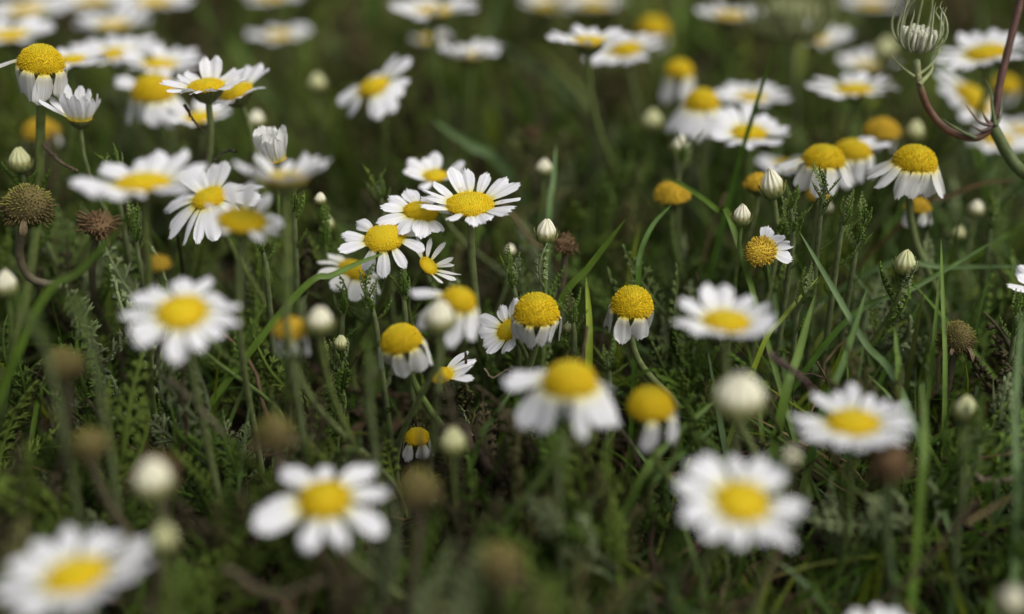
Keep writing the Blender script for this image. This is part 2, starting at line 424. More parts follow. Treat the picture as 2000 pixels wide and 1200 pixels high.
def petal_geo(L, W, e0, e1, rad0, az, z0, twist, tooth, q, pw=1.0):
    """one ray floret in head space; u across, s along"""
    ns, nu = 11, 7
    s = np.linspace(0, 1, ns); u = np.linspace(-1, 1, nu)
    wprof = np.interp(s, [0, .08, .25, .5, .75, .88, .95, 1], [.34, .48, .74, .96, 1.0, .90, .74, .50])
    phi = e0+(e1-e0)*(s**pw if pw > 0 else np.clip(s/.24, 0, 1)**1.2)
    c = np.zeros((ns, 2))
    for i in range(1, ns):
        a = .5*(phi[i]+phi[i-1]); c[i] = c[i-1]+np.array([math.cos(a), math.sin(a)])*(s[i]-s[i-1])
    side = q.uniform(-.12, .12); ph = q.uniform(-.6, .6); cup = q.uniform(.06, .20); wav = q.uniform(-.05, .05)
    V = np.zeros((ns, nu, 3)); UV = np.zeros((ns, nu, 2)); o0 = q.random()*7
    for i in range(ns):
        end = 1+s[i]**6*(tooth*np.cos(3*math.pi*u+ph)-.05*u*u)
        a = phi[i]; tw = twist*s[i]
        x = u*.5*W*wprof[i]
        z = -cup*W*u*u*(.3+.7*s[i])+.035*W*np.cos(2*math.pi*u)*(s[i] > .05)+wav*W*math.sin(5*s[i])*u
        xx = x*math.cos(tw)-z*math.sin(tw); zz = x*math.sin(tw)+z*math.cos(tw)
        rr = rad0+L*(c[i, 0]*(1 if s[i] < .9 else 1)) + L*(end-1)*math.cos(a) - zz*math.sin(a)
        hh = z0+L*c[i, 1] + L*(end-1)*math.sin(a) + zz*math.cos(a)
        V[i, :, 0] = rr; V[i, :, 1] = xx+side*L*s[i]**2; V[i, :, 2] = hh
        UV[i, :, 0] = (u+1)/2+o0; UV[i, :, 1] = s[i]
    ca, sa = math.cos(az), math.sin(az)
    P = V.reshape(-1, 3); P = np.stack([P[:, 0]*ca-P[:, 1]*sa, P[:, 0]*sa+P[:, 1]*ca, P[:, 2]], 1)
    i, j = np.meshgrid(np.arange(ns-1), np.arange(nu-1), indexing='ij'); i, j = i.ravel(), j.ravel()
    F = np.stack([i*nu+j, (i+1)*nu+j, (i+1)*nu+j+1, i*nu+j+1], 1)
    return P, [F], UV.reshape(-1, 2)

def rotz(a): return np.array([[math.cos(a), -math.sin(a), 0], [math.sin(a), math.cos(a), 0], [0, 0, 1.]])
HEADS = []      # (px, py, radius px, depth) kept clear of scattered cover
def head_matrix(tc, tr, spin=0.0):
    n = unit(np.array([math.tan(math.radians(tr)), -math.tan(math.radians(tc)), 1.0])) if abs(tc) < 80 else unit(np.array([math.tan(math.radians(tr)), -1.0, .15]))
    x = unit(np.array([1., 0, 0])-n*n[0]); y = np.cross(n, x)
    return np.stack([x, y, n], 1)
def mat4(Rm, loc, sc=(1, 1, 1)):
    m = Matrix.Identity(4)
    for i in range(3):
        for j in range(3): m[i][j] = Rm[i, j]*sc[j]
        m[i][3] = loc[i]
    return m
STEMC = [(.135, .175, .048), (.115, .165, .042), (.155, .19, .07)]
def build_stem(rt, base, top, nrm, r, foot=None, colr=None, nleaf=0, leafL=.012, seed=0, leaf_hi=False):
    """stem mesh in root space, plus its feathery leaves as parts"""
    q = random.Random(seed); H = np.linalg.norm(top-base)
    P = bez(base, base+np.array([q.uniform(-.28, .28), q.uniform(-.1, .2), .35])*H, top-nrm*H*.42, top, 16)-base
    V, F = tube(P, np.linspace(r*1.15, r*.95, 16), 8, False)
    c = np.array(colr if colr is not None else q.choice(STEMC))
    mk("stem", V, F, M['stem'], rt, col=c)
    for k in range(nleaf):
        s = q.uniform(.25, .78) if not leaf_hi else .55+.4*(k+.5)/nleaf
        i = min(int(s*15), 14); p = P[i]; tg = unit(P[i+1]-P[i]); a = k*2.2+q.uniform(0, 1.5)
        d = unit(np.array([math.cos(a), math.sin(a), 0])*q.uniform(.5, .9)+tg*.8)
        V, F = q.choice(LEAVES); l = leafL*q.uniform(.75, 1.2)
        mk("leaf", (V*l) @ frame(d).T+p+d*r*.5, F, M['leaf'], rt, col=np.array(q.choice(G_LEAF))*1.35)
    return P
def px(v, z): return v*z/FPX
SEED = [100]
def daisy(x, y, z, d, L, label, n=15, e=(12, 2), tc=0, tr=0, disc='flat', hd=1.0, mat='fresh', skip=(), over=(), group='open daisies',
          base=None, nleaf=2, wide=1.0, leafL=.012, jit=6, cup=0, name='daisy', stem_r=None, petal_L=None, pw=1.0, tooth=.035, lost=.05):
    SEED[0] += 1; q = random.Random(SEED[0])
    hp = at(x, y, z); rd = px(d/2, z); Lr = px(L, z); Rm = head_matrix(tc, tr); nrm = Rm[:, 2]
    cd = .75 if cup == 0 else .95
    bx = hp[0]+q.uniform(-.016, .016)-nrm[0]*.02 if base is None else base[0]
    by = hp[1]+q.uniform(.004, .020)-nrm[1]*.02 if base is None else base[1]
    b = np.array([bx, by, float(gh(bx, by))-.002])
    if b[2] > hp[2]-.012: b[2] = hp[2]-.012
    rt = root(name, b, label, 'daisy' if name == 'daisy' else 'seed head', group)
    rel = hp-b
    share("disc", DISC[disc][q.randrange(len(DISC[disc]))], None, rt, mat4(Rm, rel, (rd, rd, rd*hd)))
    share("cup", CUP[cup], None, rt, mat4(Rm, rel, (rd, rd, rd)))
    top = hp-nrm*rd*cd*.93
    build_stem(rt, b, top, nrm, stem_r or min(.00095 if z > .31 else .00072, max(.0005, rd*.19)), seed=SEED[0], nleaf=nleaf, leafL=leafL)
    if n:
        W0 = min(2*math.pi*(rd+.6*Lr)/n*1.0, Lr*.60)*wide
        for k in range(n):
            azd = (360.0*k/n+q.uniform(-1, 1)*jit*.6+SEED[0]*37) % 360
            if any((a0 <= azd <= a1) or (a0 <= azd+360 <= a1) for a0, a1 in skip): continue
            e0, e1, lf = e[0], e[1], 1.0
            for o in over:
                a0, a1 = o[0], o[1]
                if (a0 <= azd <= a1) or (a0 <= azd+360 <= a1):
                    e0, e1 = o[2], o[3]; lf = o[4] if len(o) > 4 else 1.0
            if q.random() < lost and n > 8: continue                      # lost petals
            if q.random() < .12: e1 += q.uniform(-35, 25); lf *= q.uniform(.75, 1)
            V, F, UV = petal_geo(Lr*lf*q.uniform(.86, 1.08), W0*q.uniform(.74, 1.12), math.radians(e0+q.uniform(-jit, jit)*.6), math.radians(e1+q.uniform(-jit, jit)*1.2),
                                 rd*.90, math.radians(azd), rd*(.02+.035*(k % 3)), q.gauss(0, .28), tooth*q.uniform(.2, 2.0), q, pw)
            mk("petal", V, F, M[mat], rt, uv=UV, mw=mat4(Rm, rel))
    HEADS.append((x, y, d/2+(L*.9 if n else 0), z))
    return rt
def bud(x, y, z, w_, label, kind='white', tc=0, tr=0, tall=1.1, nleaf=3, leafL=.011, collar=0, base=None, group='daisy buds', stem_r=None):
    SEED[0] += 1; q = random.Random(SEED[0])
    hp = at(x, y, z); r = px(w_*.46, z); Rm = head_matrix(tc, tr); nrm = Rm[:, 2]
    bx = hp[0]+q.uniform(-.006, .006)-nrm[0]*.015 if base is None else base[0]
    by = hp[1]+q.uniform(-.003, .008)-nrm[1]*.015 if base is None else base[1]
    b = np.array([bx, by, float(gh(bx, by))-.002]); b[2] = min(b[2], hp[2]-.01)
    rt = root("daisy_bud", b, label, 'bud', group); rel = hp-b
    share("bud", BUD[kind][q.randrange(2)], None, rt, mat4(Rm, rel, (r*.88*q.uniform(.93, 1.04), r*.88*q.uniform(.93, 1.04), r*tall*q.uniform(.95, 1.1))))
    share("cup", BUDCUP, None, rt, mat4(Rm, rel, (r*1.0, r*1.0, r*tall)))
    P = build_stem(rt, b, hp-nrm*r*tall*.72, nrm, stem_r or min(.0009 if z > .31 else .0006, max(.00045, r*.22)), seed=SEED[0], nleaf=nleaf, leafL=leafL, leaf_hi=nleaf >= 4)
    for k in range(collar):
        a = 2*math.pi*k/collar+q.uniform(-.4, .4); d = unit(np.array([math.cos(a)*.75, math.sin(a)*.75, q.uniform(.6, 1.3)]))
        V, F = q.choice(LEAVES); l = max(r*3.0, .006)*q.uniform(.8, 1.15)
        mk("leaf", (V*l) @ frame(d).T+(P[-2]-np.array([0, 0, .5])*r*(k % 2)), F, M['leaf'], rt, col=np.array(q.choice(G_LEAF))*1.35)
    HEADS.append((x, y, w_*.55, z))
    return rt
def seedhead(x, y, z, w_, label, kind='olive', tc=0, tr=0, tall=1.0, nleaf=1, base=None, stem=None, stemc=(.10, .085, .05)):
    SEED[0] += 1; q = random.Random(SEED[0])
    hp = at(x, y, z); r = px(w_/2, z)*.78; Rm = head_matrix(tc, tr); nrm = Rm[:, 2]
    bx = hp[0]+q.uniform(-.006, .006) if base is None else base[0]; by = hp[1]+q.uniform(0, .008) if base is None else base[1]
    b = np.array([bx, by, float(gh(bx, by))-.002]); b[2] = min(b[2], hp[2]-.01)
    rt = root("seed_head", b, label, 'seed head', 'daisy seed heads'); rel = hp-b
    share("florets", DISC[kind][q.randrange(len(DISC[kind]))], None, rt, mat4(Rm @ rotz(q.uniform(0, 6)), rel, (r*q.uniform(.9, 1.06), r*q.uniform(.9, 1.06), r*tall)))
    share("cup", CUP[0], None, rt, mat4(Rm, rel-nrm*r*.25, (r*.8, r*.8, r)))
    for k in range(q.randrange(2, 6)):
        V, F, UV = petal_geo(r*q.uniform(.7, 1.3), r*q.uniform(.2, .4), math.radians(q.uniform(-40, 10)), math.radians(q.uniform(-130, -70)), r*.72, q.uniform(0, 6.28), -r*.25, q.uniform(-.9, .9), .05, q, 1)
        mk("petal", V, F, M['withered'], rt, uv=UV, mw=mat4(Rm, rel))
    if stem is not None:
        P = spline([p for p in stem]+[hp-nrm*r*.75, hp-nrm*r*.1], 24)-b
        mk("stem", *tube(P, .0011, 8, False), M['stem'], rt, col=np.array(stemc))
    else:
        build_stem(rt, b, hp-nrm*r*.85, nrm, .0009, seed=SEED[0], nleaf=nleaf, colr=stemc)
    HEADS.append((x, y, w_*.55, z))
    return rt

REF = dict(n=10, e=(12, -86), disc='dome', mat='aged', group='daisies with hanging petals', pw=-1, nleaf=1)
def refl(x, y, z, d, L, label, **k):
    a = dict(REF); a.update(k); return daisy(x, y, z, d, L, label, **a)
# ---- sharp flowers along the plane of focus
daisy(918, 402, .338, 92, 66, "crisp wide open daisy with flat golden centre on a bare upright stem", n=16, e=(22, 14), tc=4, over=[(50, 130, 30, 22, 1.05), (235, 305, 14, 4, .8)], nleaf=0, wide=.92)
daisy(752, 466, .336, 78, 56, "sharp daisy with uneven drooping petals and a domed orange yellow centre", n=11, e=(5, -25), tc=16, tr=-6, disc='dome', hd=.5, mat='fresh', wide=.85, skip=[(20, 50)],
      over=[(170, 215, 8, 0, 1.0), (225, 330, -25, -75), (60, 120, -10, -30), (335, 30, -5, -20)], jit=9)
daisy(822, 416, .342, 66, 56, "daisy tucked under the crisp wide open daisy, its petals spread over the uneven drooping one", n=11, e=(4, -4), tc=4, tr=8, disc='flat', hd=1.3, over=[(180, 280, 2, -22, 1.1), (280, 360, -15, -20, .7)], jit=8)
daisy(850, 345, .372, 44, 44, "small white daisy peeping up behind the crisp wide open daisy", n=11, e=(28, 30), tc=8, skip=[(60, 85)], jit=9)
daisy(836, 520, .338, 40, 46, "ragged daisy with narrow folded petals lying on its side under the trio of daisies", n=12, e=(30, 22), tc=20, tr=38, wide=.45, mat='cream', jit=22, skip=[(170, 230)], nleaf=1)
daisy(690, 530, .362, 56, 52, "daisy with drooping petals half hidden behind a slanting grass blade", n=10, e=(-5, -45), tc=4, tr=25, disc='dome', hd=.7, over=[(120, 240, 5, -35)], mat='cream')
refl(895, 592, .298, 64, 72, "blurred daisy with one petal flung out sideways, just behind a creamy bud", n=9, e=(-20, -60), tr=14, tc=4, over=[(150, 200, 18, -18, 1.0)], mat='fresh', wide=.9)
refl(1048, 618, .332, 84, 62, "yellow domed daisy with petals pressed straight down, small open daisy at its side", e=(15, -99), hd=1.15, n=10, wide=.95)
daisy(995, 645, .340, 50, 50, "small open daisy half hidden behind the smooth yellow domed daisy", n=11, e=(25, 20), tc=22, tr=-30, skip=[(300, 360)])
refl(1234, 604, .336, 78, 62, "knobbly yellow dome with short hanging petals below a curving grass blade", e=(12, -90), hd=1.25, n=8, tr=3, wide=1.0, skip=[(318, 330)])
refl(785, 672, .322, 78, 60, "yellow dome with petals hanging on one side behind a blurred green shoot", e=(12, -85), hd=1.05, n=9, tr=-10, skip=[(290, 70)])
daisy(862, 735, .333, 44, 56, "low daisy near the soil with five long petals spread to one side", n=14, e=(8, 0), tc=12, tr=-10, disc='flat', hd=1.4, skip=[(75, 300)], wide=1.15)
daisy(403, 172, .350, 70, 56, "sharp daisy on a tall stem with its green cup showing, seen almost edge on", n=15, e=(22, 14), tc=-2, tr=-3, cup=1, over=[(60, 110, 50, 60)], nleaf=2, disc='flat', hd=1.2)
daisy(462, 182, .362, 66, 58, "daisy tilted close behind the tall stemmed edge on daisy", n=14, e=(22, 18), tc=6, tr=-16, skip=[(130, 220)], cup=1)
refl(80, 128, .345, 84, 66, "big golden dome with curled back petals on a slanting thick stem", e=(12, -95), hd=1.0, n=9, tr=10, tc=4, over=[(160, 190, 25, -30, 1.0)], base=(at(-40, 330, .345)[0]-.012, at(-40, 330, .345)[1]), stem_r=.0012, disc='dome')
daisy(156, 232, .347, 46, 58, "half open daisy with petals standing straight up from a green cup", n=13, e=(58, 84), tc=-3, tr=4, cup=1, hd=.4, wide=.72, over=[(150, 200, 35, 32, 1.1)], skip=[(40, 75)], group='half open daisies', nleaf=4, leafL=.010)
daisy(536, 312, .352, 46, 62, "pale closed daisy with a bundle of upright white petals", n=19, e=(80, 88), tc=0, tr=-4, cup=1, mat='cream', wide=1.5, jit=4, over=[(340, 20, 62, 55, .85)], group='half open daisies')
daisy(410, 390, .352, 66, 78, "sharp daisy overlapped by the blurred daisy in front of it, petals drooping towards the soil", n=17, e=(2, -30), tc=10, tr=-12, disc='flat', hd=1.3, over=[(60, 130, 35, 25, .8), (190, 300, -15, -40)])
refl(1786, 322, .352, 80, 70, "bright yellow dome with white petals fanned downwards under the hooked brown stalk", e=(0, -68), hd=1.0, n=14, tr=3, lost=0, wide=1.1, over=[(150, 215, 10, -42), (235, 300, 5, -86), (310, 40, 10, -58)], skip=[(215, 232)], mat='aged')
refl(1608, 316, .362, 76, 62, "yellow dome with hanging petals, nearer one of an overlapping pair", e=(8, -72), hd=.9, n=11, over=[(150, 200, 15, -20)])
refl(1664, 300, .385, 70, 60, "yellow dome with hanging petals, farther one of an overlapping pair", e=(8, -78), hd=.8, n=11, over=[(0, 60, 30, 0, 1.2)], mat='fresh')
daisy(1486, 493, .338, 56, 42, "withered daisy tipped over, crumbly yellow centre and a few white petals left", n=12, e=(-20, -30), tc=38, tr=-22, disc='spent', hd=1.0, mat='fresh', skip=[(95, 330)], group='spent daisies', wide=1.1)
# ---- blurred flowers nearer the lens
refl(1113, 752, .276, 100, 92, "large blurred daisy with a bright dome and a skirt of drooping petals, one lifted", e=(0, -60), hd=.95, n=13, mat='fresh', over=[(140, 190, 22, -12, .9), (230, 310, 0, -80)], wide=1.05)
refl(1270, 800, .288, 88, 70, "golden dome with a single bold white petal hanging in front", e=(10, -92), hd=1.1, n=7, skip=[(90, 235)], over=[(236, 290, 5, -90, 1.15)], wide=1.0, mat='fresh')
daisy(1418, 632, .282, 86, 66, "blurred cupped daisy with low yellow centre and broad raised petals", n=13, e=(22, 16), tc=-2, over=[(70, 120, 42, 45)])
daisy(1665, 830, .272, 96, 82, "blurred full daisy with a tilted oval centre beside a rough brown seed head", n=19, e=(14, 4), tc=-3, tr=-4)
daisy(1448, 984, .252, 100, 84, "strongly blurred daisy facing the lens with ruffled overlapping petals", n=15, e=(14, 0), tc=12, tr=2, jit=12, wide=.95)
daisy(634, 980, .264, 96, 98, "blurred daisy with eight broad separate petals and a pointed golden centre", n=9, e=(6, -14), tc=8, tr=-2, disc='flat', hd=1.7, wide=.92, over=[(60, 130, 10, -20, .72)], tooth=.06, jit=12)
daisy(150, 1128, .238, 116, 104, "largest most blurred daisy filling the bottom corner of the meadow", n=16, e=(16, 6), tc=-4, tr=-6, wide=.92)
daisy(356, 612, .275, 92, 74, "softly blurred daisy above a brown seed head, one petal pointing straight down", n=13, e=(4, -8), tc=14, tr=2, over=[(255, 285, -20, -45, 1.15)], wide=.86)
daisy(278, 362, .288, 100, 82, "blurred daisy seen side on with tall petals standing at its back", n=13, e=(16, 8), tc=-6, over=[(40, 130, 34, 34, .95)])
daisy(556, 352, .285, 84, 64, "very blurred daisy seen from below its rim in front of the pale closed daisy", n=14, e=(34, 34), tc=-12)
daisy(472, 434, .292, 90, 50, "blurred daisy with a slanted yellow centre covering the sharp daisy behind it", n=12, e=(10, 5), tc=2, tr=9, over=[(50, 130, 55, 55, 1.2)])
# ---- blurred flowers farther away
B = dict(group='daisies blurred in the distance', nleaf=0)
refl(300, 186, .405, 78, 60, "blurred golden dome among a bank of white petals, leaning away", e=(-20, -70), hd=1.1, n=11, tr=0, mat='fresh', over=[(40, 170, 30, 20)])
daisy(225, 108, .430, 60, 66, "blurred white daisy behind the big golden dome, middle of a bank of three", n=14, e=(14, 6), **B)
daisy(310, 128, .425, 56, 62, "blurred white daisy whose petals back the golden dome in the bank", n=13, e=(20, 10), tr=6, **B)
daisy(140, 118, .385, 44, 52, "half seen white daisy at the shoulder of the big golden dome", n=12, e=(10, 4), **B)
daisy(390, 232, .400, 54, 50, "low blurred daisy behind the tall stemmed edge on daisy's stalk", n=11, e=(24, 16), **B)
daisy(222, 52, .48, 56, 58, "small blurred daisy above the bank of three white daisies", n=14, e=(16, 10), tc=-4, **B)
daisy(18, 72, .44, 62, 60, "blurred daisy cut by the picture edge above the big golden dome", n=14, e=(14, 8), **B)
daisy(52, 22, .50, 56, 58, "blurred daisy a little above the one cut by the picture edge", n=13, e=(12, 6), **B)
daisy(180, 2, .55, 54, 52, "blurred daisy on the top edge over the small blurred daisy", n=13, e=(10, 4), **B)
daisy(300, 5, .50, 58, 50, "blurred daisy with a broad yellow centre cut by the top edge", n=13, e=(10, 6), **B)
daisy(545, 72, .50, 46, 44, "lone pale daisy blurred against dark green shade", n=13, e=(16, 8), tc=-4, **B)
daisy(528, -6, .55, 50, 40, "daisy with only its lower rim showing above the lone pale daisy", n=12, e=(14, 8), **B)
daisy(730, 172, .405, 58, 58, "blurred daisy with tilted golden dome and split wings of white petals", n=12, e=(0, -30), tc=10, tr=-16, disc='dome', hd=.6, over=[(20, 80, 20, 10, 1.2), (200, 330, -20, -50)], skip=[(100, 150)], **B)
daisy(845, 25, .45, 66, 60, "blurred wide daisy cut by the top edge, yellow under its rim", n=15, e=(18, 12), tc=-6, **B)
daisy(918, 112, .44, 52, 50, "blurred shallow bowl shaped daisy below the wide daisy at the top edge", n=15, e=(30, 26), tc=-8, **B)
daisy(838, 78, .50, 34, 30, "tiny blurred white daisy touching the bowl shaped daisy", n=10, e=(20, 10), **B)
daisy(1150, 84, .395, 62, 60, "blurred saucer shaped daisy on a long straight green stem", n=16, e=(20, 12), tc=-5, cup=1, group='daisies blurred in the distance', nleaf=0)
daisy(1222, 100, .43, 58, 54, "blurred daisy tucked under the saucer shaped daisy", n=13, e=(10, 0), tc=4, tr=-12, disc='flat', hd=1.4, **B)
refl(1275, 62, .50, 62, 40, "bare yellow dome blurred above the daisy under the saucer shaped one", e=(-50, -90), n=6, hd=1.0)
daisy(1072, 12, .55, 50, 44, "pale yellowish daisy on the top edge, farther from the long straight stem", n=12, e=(24, 18), mat='cream', **B)
daisy(1158, 12, .55, 52, 42, "pale yellowish daisy on the top edge directly over the saucer shaped daisy", n=12, e=(24, 18), mat='cream', **B)
daisy(1425, 34, .47, 54, 44, "blurred daisy by itself at the top edge beside the pale green umbel", n=14, e=(18, 14), tc=-4, **B)
refl(1326, 142, .44, 54, 62, "slim blurred yellow dome with petals hanging in a narrow skirt", e=(-55, -92), n=10, hd=1.0, mat='fresh')
refl(1370, 206, .415, 66, 62, "blurred yellow dome rising out of a cluster of white petals", e=(-15, -62), n=12, hd=1.05, mat='fresh')
daisy(1462, 262, .392, 66, 56, "white daisy crossed by an upright dark green grass blade", n=15, e=(12, 4), tc=2, over=[(40, 140, 35, 28)], group='open daisies', nleaf=1)
daisy(1468, 192, .43, 48, 52, "blurred daisy right behind the one crossed by the dark grass blade", n=13, e=(14, 8), **B)
daisy(1668, 178, .415, 64, 66, "blurred flat daisy growing beneath a round pale green bud", n=15, e=(14, 8), tc=-3, tr=-3, **B)
daisy(1692, 132, .48, 44, 44, "faint white daisy behind the round pale green bud", n=12, e=(24, 18), **B)
daisy(1925, 106, .405, 72, 66, "blurred daisy tilted like a plate beside the tall brown stalk", n=15, e=(14, 8), tc=0, tr=-14, **B)
daisy(1898, 196, .43, 74, 52, "blurred daisy turned sideways with a tall golden centre, behind the brown stalk", n=13, e=(-5, -20), tc=18, tr=28, disc='dome', hd=.6, over=[(120, 240, 10, -10, 1.2)], **B)
refl(1962, 172, .47, 52, 36, "small bare yellow dome blurred just past the brown stalk", e=(-50, -90), n=6)
daisy(1945, 275, .43, 54, 52, "blurred daisy under the fork of the brown stalk", n=13, e=(10, 2), **B)
daisy(1998, 258, .45, 50, 48, "blurred daisy cut by the picture edge under the brown stalk", n=12, e=(10, 2), **B)
refl(1722, 262, .405, 62, 34, "spent brownish yellow dome without petals above the bright fanned dome", e=(-60, -95), n=4, disc='old', mat='cream')
refl(1312, 386, .372, 62, 34, "rounded yellow head without petals beside an arching grass blade", e=(-60, -95), n=0, disc='old')
refl(1482, 364, .362, 52, 36, "yellow head pressed against a creamy ribbed bud", e=(-50, -90), n=0, disc='old')
daisy(1532, 322, .42, 36, 40, "small white blurred daisy behind the overlapping pair of domes", n=11, e=(10, 0), **B)
daisy(1592, 78, .48, 46, 58, "white daisy blurred behind the pale green umbel", n=12, e=(20, 10), **B)
daisy(1702, 10, .56, 50, 46, "grey white daisy on the top edge over the faint white one", n=12, e=(18, 10), **B)
refl(80, 262, .42, 60, 30, "ochre spent head lying blurred below the big golden dome", e=(-40, -80), n=4, disc='old', mat='cream')
daisy(2052, 566, .345, 60, 58, "daisy at the picture edge showing two white petal tips beside feathery leaves", n=13, e=(20, 20), tc=10, tr=-10)
refl(815, 858, .338, 46, 44, "small yellow dome low in the litter with two drooping petals", e=(-40, -85), n=6, hd=1.0, mat='fresh', skip=[(20, 120)])
daisy(1725, 1252, .262, 60, 62, "daisy only just showing its petal tips at the bottom edge", n=13, e=(18, 10), nleaf=0)
refl(568, 650, .292, 60, 46, "brown yellow withered head beside a blurred white bud", e=(-50, -92), n=5, disc='old', mat='cream', group='spent daisies')
refl(310, 520, .30, 42, 26, "rusty old head blurred in the stalks above the softly blurred daisy", e=(-60, -95), n=0, disc='spent', hd=1.5, group='spent daisies')
refl(1792, 408, .372, 44, 34, "bedraggled yellow daisy low under the bright fanned dome", e=(-40, -80), n=5, disc='old', mat='cream', group='spent daisies')
refl(1598, 385, .385, 40, 26, "orange spent head low under the overlapping pair of domes", e=(-40, -80), n=0, disc='old', group='spent daisies')
# ---- buds
bud(1066, 458, .337, 50, "sharp ribbed cream bud on a leafy leaning stem", nleaf=5, collar=0, tall=1.05, base=tuple(at(1025, 590, .345)[:2]))
bud(1448, 426, .338, 42, "small ribbed bud on a smooth straight stalk over the withered tipped daisy", nleaf=1)
bud(1767, 520, .338, 50, "ribbed greenish bud wrapped in a collar of feathery leaves", kind='green', nleaf=5, collar=5)
bud(1508, 368, .345, 54, "creamy ribbed bud leaning on a yellow head above dense feathery leaves", tr=-14, tall=1.2, nleaf=4)
bud(1884, 805, .305, 56, "blurred green ribbed bud between grass blades near the brown knobbly seed head", kind='green', nleaf=4, collar=3)
bud(1443, 783, .262, 112, "big blurred white bud standing over the ruffled daisy", tall=.92, nleaf=1)
bud(858, 628, .288, 68, "blurred round cream bud overlapping the daisy with one flung out petal", nleaf=1)
bud(624, 632, .288, 62, "blurred white bud beside the brown yellow withered head", tall=1.05, nleaf=2)
bud(298, 945, .252, 88, "large blurred cream bud with a brown head behind it", tall=1.12, nleaf=2)
bud(12, 562, .305, 54, "ribbed bud cut by the picture edge below the spiky seed head", nleaf=2)
bud(40, 320, .352, 50, "greenish bud with leaves round it above the spiky seed head", kind='green', nleaf=4, collar=3)
bud(666, 674, .334, 32, "tiny green bud in a ring of feathery leaves near the soil", kind='green', nleaf=5, collar=5)
bud(625, 392, .352, 26, "tiny pale bud among feathery leaves beside the trio of daisies", nleaf=4, collar=4)
bud(640, 440, .375, 30, "tiny yellowish bud below the tiny pale bud", kind='green', nleaf=1)
bud(500, 238, .405, 38, "cream bud beside the stem of the tilted daisy", nleaf=1)
bud(620, 168, .44, 40, "pale green blurred bud alone in dark shade", kind='green', nleaf=1)
bud(1328, 290, .378, 42, "cream bud at the foot of the white petal cluster", nleaf=3, collar=2)
bud(1274, 242, .43, 46, "blurred yellowish bud beside the white petal cluster", kind='green', nleaf=1)
bud(1062, 332, .385, 36, "pale bud next to an upright grass blade", nleaf=2)
bud(996, 492, .372, 26, "tiny whitish bud blurred beside the leafy leaning bud stem", nleaf=2)
bud(1112, 642, .338, 26, "tiny grey green bud nestled by a leafy shoot between two yellow domes", kind='green', nleaf=3, collar=3)
bud(1728, 106, .47, 54, "round pale green bud blurred above the flat daisy", kind='green', nleaf=0)
bud(1786, 262, .405, 42, "blurred pale bud directly over the bright fanned dome", kind='green', nleaf=0)
bud(1905, 412, .385, 36, "pale bud low under the lower brown stalk", nleaf=2)
bud(1872, 460, .385, 30, "smaller pale bud under the pale low bud", kind='green', nleaf=2)
bud(1614, 410, .37, 30, "pale blurred bud below the overlapping pair of domes", nleaf=2)
bud(885, 870, .288, 58, "round yellow green bud blurred above the pair of olive seed heads", kind='green', nleaf=2)
bud(322, 1056, .240, 52, "pale green bud blurred against the largest daisy", kind='green', nleaf=1)
bud(1976, 1178, .245, 62, "pale bud blurred in the bottom corner", nleaf=1)
bud(1545, 895, .255, 34, "small cream bud touching the ruffled daisy's petals", nleaf=0)
# ---- seed heads
g0 = at(60, 560, .350); 
seedhead(52, 402, .342, 118, "large spiky olive seed head on a thick hooked stalk", 'dense', tall=.85, base=(at(110, 555, .352)[0], at(110, 555, .352)[1]),
         stem=[at(120, 560, .352), at(62, 545, .350), at(38, 500, .347), at(44, 452, .344)])
seedhead(195, 440, .348, 84, "flattened dry brown head beside the half open daisy's stem", 'brown', tall=.6, tr=20)
seedhead(1104, 478, .352, 52, "fuzzy brown head behind the ribbed cream bud", 'brown', tall=.8)
seedhead(1868, 660, .338, 80, "dark brown knobbly seed head between grass blades", 'dense', tall=1.0)
seedhead(125, 712, .285, 88, "blurred yellow brown head under the softly blurred daisy", 'dense', tall=.85)
seedhead(175, 868, .272, 86, "blurred olive head above the large cream bud", 'dense', tall=.9)
seedhead(535, 845, .270, 92, "blurred olive head above the eight petalled daisy", 'dense', tall=.95)
seedhead(818, 955, .262, 90, "blurred olive head against the eight petalled daisy's petals", 'dense', tall=1.0)
seedhead(975, 1100, .248, 108, "big blurred olive head in front of the brown twig", 'dense', tall=.9)
seedhead(1738, 905, .268, 80, "rough brown head under the full daisy's rim", 'brown', tall=1.0, stemc=(.07, .10, .04))
seedhead(312, 915, .262, 70, "brown head peeping over the large cream bud", 'brown', tall=1.0)
seedhead(1036, 262, .42, 36, "small tan head blurred far behind the crisp daisy", 'brown', tall=1.0)

